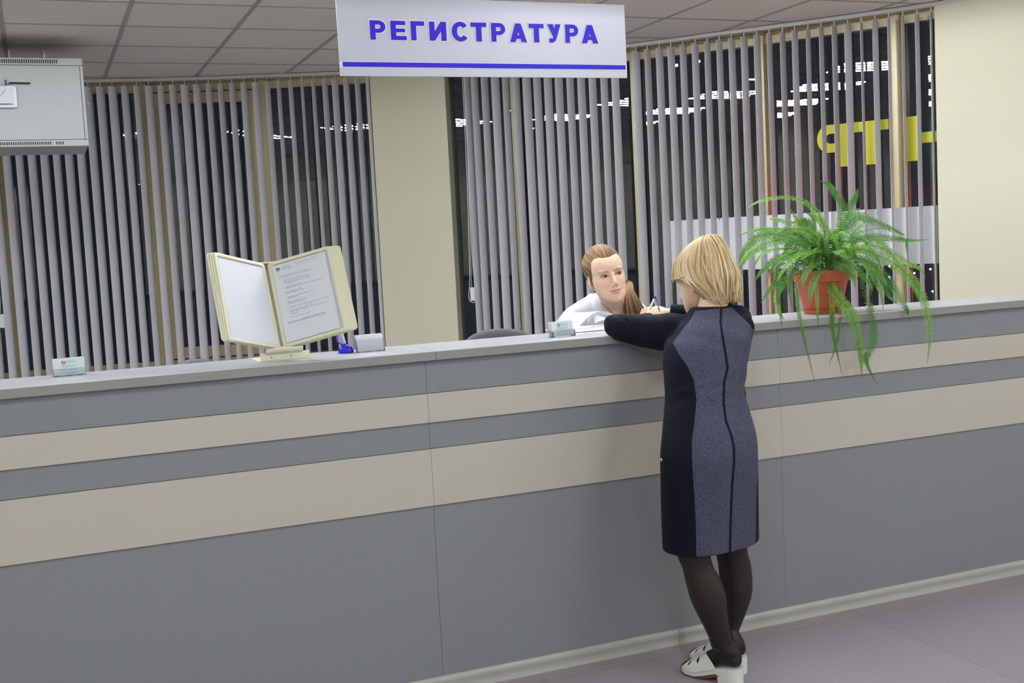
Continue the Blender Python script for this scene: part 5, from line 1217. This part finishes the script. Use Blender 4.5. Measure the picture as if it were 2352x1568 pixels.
# ---- receptionist ------------------------------------------------------------------
RR = Vector((2.18, 4.32, 0))
rec = empty('person', RR, 'young woman in a white coat with brown ponytail bending over papers behind the counter', 'person')
GM = Matrix.Translation((2.114, 4.146, 1.342))@rotm(3.003, .027, .167).to_4x4(); GMi = GM.inverted()
hb = MB(); head_parts(hb, GM)
nk1 = GM@Vector((0, -.030, -.055)); nk2 = atY(1418, 712, 4.245)
hb.loft([(nk2-Vector((0, -.01, .03)), Vector((.058, 0, 0)), Vector((0, .05, 0))), (nk2, Vector((.053, 0, 0)), Vector((0, .047, 0))), (nk2.lerp(nk1, .5), Vector((.048, 0, 0)), Vector((0, .046, 0))), (nk1, Vector((.050, 0, 0)), Vector((0, .048, 0)))], 28, 4)
hme = remesh(hb, .00125, 34); co = cos_of(hme); co = sculpt_face(co, GM, GMi)
hcol = face_paint(co, GMi, SKIN); hv = co; hf = [tuple(p.vertices) for p in hme.polygons]
bb = MB()
cs = atY(1405, 735, 4.27)
def rr(z, dx, dy, a, b): return (Vector((cs.x+dx, cs.y+dy, z)), Vector((a, -.02, 0)), Vector((.01, b, 0)))
coat_r = [rr(.52, .03, .16, .19, .13), rr(.70, .03, .15, .185, .125), rr(.88, .02, .13, .170, .115), rr(1.00, .0, .09, .185, .115), rr(1.10, -.01, .05, .195, .105), rr(1.155, -.015, .03, .198, .09), rr(1.195, -.018, .022, .180, .075), rr(1.225, -.014, .02, .135, .064), rr(1.25, -.006, .022, .088, .056), rr(1.272, 0, .026, .062, .052)]
bb.loft([(c-Vector((0, 0, .012)), a*.9, b*.86) for c, a, b in coat_r], 30, 3)
for s in (-1, 1): bb.loft([(Vector((cs.x+.03+s*.085, cs.y+.16, z)), Vector((r, 0, 0)), Vector((0, r, 0))) for z, r in ((.04, .036), (.12, .034), (.32, .05), (.48, .052), (.70, .078))], 16, 3)
for s in (-1, 1): bb.loft([(Vector((cs.x+.03+s*.085, cs.y+.16-yy, z)), Vector((.034, 0, 0)), Vector((0, .02, 0))) if False else (Vector((cs.x+.03+s*.085, cs.y+.20-yy, z)), Vector((w, 0, 0)), Vector((0, 0, h))) for yy, z, w, h in ((0, .04, .03, .035), (.08, .045, .035, .035), (.15, .03, .04, .022), (.22, .02, .03, .015))], 16, 3)
shA = Vector((cs.x-.182, cs.y+.02, 1.138)); elA = Vector((1.80, 4.20, .93)); fgA = atY(1257, 765, 3.925); wrA = fgA+Vector((.128, .030, -.022))
shB = Vector((cs.x+.148, cs.y+.02, 1.138)); elB = Vector((2.42, 4.18, .92)); wrB = Vector((2.20, 4.00, 1.10))
for a, b, c in ((shA, elA, wrA), (shB, elB, wrB)): bb.tube([a, a.lerp(b, .5), b], [.04, .036, .034], 12); bb.tube([b, b.lerp(c, .5), c], [.034, .03, .022], 12)
hand(bb, wrA, Vector((-.96, -.20, .16)), (.1, .3, .9), -1, (.10, .14, .10), .84, .05, .3)
hand(bb, wrB, Vector((-.85, -.30, .10)), (-.1, .3, .95), 1, (.3, .4, .3), .84, .05, .3)
b2 = remesh(bb, .0035, 5); c2 = cos_of(b2); t2 = np.tile(SKIN, (len(c2), 1)); t2[c2[:, 2] < .5] = srgb(60, 50, 48)
V = np.vstack([hv, c2]); F2 = hf+[tuple(i+len(hv) for i in p.vertices) for p in b2.polygons]
me = bpy.data.meshes.new('body'); me.from_pydata((V-np.array(RR)).tolist(), [], F2); me.materials.append(M_skin); color_attr(me, np.vstack([hcol, t2])); link('body', me, rec, 80)
# coat
cm = MB(); cm.loft(coat_r, 40, 4)
for a, b, c in ((shA, elA, wrA), (shB, elB, wrB)): cm.ell(a+Vector((0, 0, .002)), (.056, .056, .056)); cm.tube([a, a.lerp(b, .5), b], [.058, .052, .047], 16); cm.tube([b, b.lerp(c, .5), b.lerp(c, .9)], [.047, .043, .034], 16)
cme = remesh(cm, .005, 6); co = cos_of(cme)
nn_ = np.zeros(len(co)*3); cme.vertices.foreach_get('normal', nn_); nn_ = nn_.reshape(-1, 3)
dd = .0022*np.sin(co[:, 0]*75+co[:, 2]*60+2*np.sin(co[:, 2]*35))*np.clip((1.2-co[:, 2])/.1, 0, 1); co = co+nn_*dd[:, None]
vx = cs.x+.012
inV = lambda p: p[1] < cs.y+.02 and p[2] > 1.06 and abs(p[0]-vx) < .010+(p[2]-1.06)*.33
fs = [tuple(p.vertices) for p in cme.polygons]; fs = [f for f in fs if not inV(co[list(f)].mean(0)) and co[list(f)][:, 2].mean() < 1.262]
me = bpy.data.meshes.new('coat'); me.from_pydata((co-np.array(RR)).tolist(), [], fs); me.materials.append(M_coat); link('coat', me, rec, 80)
cb_ = BVHTree.FromPolygons([Vector(c) for c in cos_of(cme)], [tuple(p.vertices) for p in cme.polygons])
for s, ed in ((-1, [(1371, 672), (1374, 684), (1380, 699), (1388, 714), (1396, 730), (1406, 752)]), (1, [(1452, 678), (1448, 690), (1441, 706), (1433, 722), (1423, 738), (1411, 754)])):
    n = len(ed); mb = MB(); W = [14, 22, 26, 26, 20, 12]; rows = []
    for j in range(6):
        row = []
        for (x, y), w in zip(ed, W):
            xx, yy = x+s*(w*j/5-5), y+3*j/5; h = cb_.ray_cast(CAM, ray(xx, yy).normalized())[0]
            if h is None or h.y > 4.33: h = atY(xx, yy, 4.235)
            row.append(h+(CAM-h).normalized()*(.010, .0105, .010, .009, .0075, .003)[j])
        rows.append(catmull(row, 16))
    back_ = [p-(CAM-p).normalized()*.012 for p in rows[0]]
    rows = [back_]+rows; mb.grid(lambda i, j: rows[j][i], 16, 7); mb.build('collar', M_coat, rec, smooth=80, recalc=False)
mb = MB(); mb.tube([GM@Vector((.0725, .001+.0035*math.cos(a), -.0445+.0045*math.sin(a))) for a in np.linspace(0, 2*math.pi, 14)], .0008, 5); mb.build('earring', mat('gold', srgb(196, 140, 110), .3, metal=.8), rec)
# brown hair pulled back
rnd = random.Random(5); BR = [srgb(124, 93, 60), srgb(138, 104, 66), srgb(112, 83, 54), srgb(150, 115, 74), srgb(120, 90, 60), srgb(102, 76, 50)]
GC = Vector((0, -.020, .030)); GR = Vector((.0785, .0965, .0935)); tie = Vector((-.012, -.108, -.035))
cap = MB(); cap.ell(GC, (GR.x*.975, GR.y*.975, GR.z*.975), GM, 48, 36); keep = []
front = lambda c: c.y-.010-.88*(c.z+.022)
for f in cap.f:
    c = GMi@(sum((cap.v[i] for i in f), Vector())/len(f)); keep.append(front(c) < 0)
cap.f = [f for f, k in zip(cap.f, keep) if k]; mb = MB(); mb.v = list(cap.v); mb.f = cap.f; mb.m = [0]*len(cap.f); C = [srgb(112, 84, 56)]*len(mb.v)
def onh(d, k): d = Vector(d).normalized(); return GC+Vector((d.x*GR.x, d.y*GR.y, d.z*GR.z))*k
td = Vector(((tie-GC).x/GR.x, (tie-GC).y/GR.y, (tie-GC).z/GR.z)).normalized()
for i in range(560):
    s = rnd.uniform(-1, 1)*.985; a2 = 1-s*s; k_ = .88; ay = (.010+k_*.022-GC.y)/GR.y; by_ = k_/GR.y
    A_ = by_*by_+1/GR.z**2; B_ = 2*(ay*by_-GC.z/GR.z**2); C_ = ay*ay+(GC.z/GR.z)**2-a2; D_ = B_*B_-4*A_*C_
    if D_ < 0: continue
    z_ = (-B_+(1 if (abs(s) < .72 or rnd.random() < .6) else -1)*math.sqrt(D_))/(2*A_); 
    if z_ < -.035: continue
    y_ = .010+k_*(z_+.022); st0 = Vector((s, (y_-GC.y)/GR.y, (z_-GC.z)/GR.z)).normalized()
    back = rnd.random()**2*.75 if i > 120 else 0; 
    K = []; w = rnd.uniform(.0013, .0030); wob = rnd.uniform(-.05, .05); lift = .10+.14*(1-abs(s))
    for j in range(13):
        t = back+(1-back)*j/12; mid_ = Vector((s*.92+wob, -.12, max(.18, 1-abs(s)*.95))).normalized()
        dv = st0.slerp(mid_, t*2) if t < .5 else mid_.slerp(td, t*2-1)
        K.append(GM@onh(dv, .985+.030*math.sin(t*math.pi)+rnd.uniform(-.0015, .003)))
    K = catmull(K, 22); up = (K[11]-GM@GC).normalized(); k0 = len(mb.v); mb.tube(K, [w*min(1, .4+j/5) for j in range(22)], 6, flat=.5, upv=up); c = BR[rnd.randrange(len(BR))]
    if s > 0 and rnd.random() < .3: c = srgb(172, 134, 86)
    C += [c]*(len(mb.v)-k0)
tw = GM@tie; mid = [tw, atY(1440, 645, 4.26), atY(1446, 668, 4.20), atY(1452, 695, 4.165), atY(1460, 724, 4.15), atY(1462, 762, 4.15)]
sp_ = [.006, .010, .016, .030, .042, .046]
for i in range(150):
    a = rnd.uniform(-1, 1); b = rnd.uniform(-1, 1)*.5; K = [m+crh*(a*s)+Vector((0, b*s, 0)) for m, s in zip(mid, sp_)]; K = catmull(K, 22); k0 = len(mb.v)
    mb.tube(K, [rnd.uniform(.0013, .0027)]*15+[.0016]*4+[.0010]*3, 6, flat=.6); c = BR[rnd.randrange(len(BR))]; C += [c]*(len(mb.v)-k0)
me = mb.mesh('hair', M_hair, RR, recalc=False); color_attr(me, np.array(C)); link('hair', me, rec, 80)
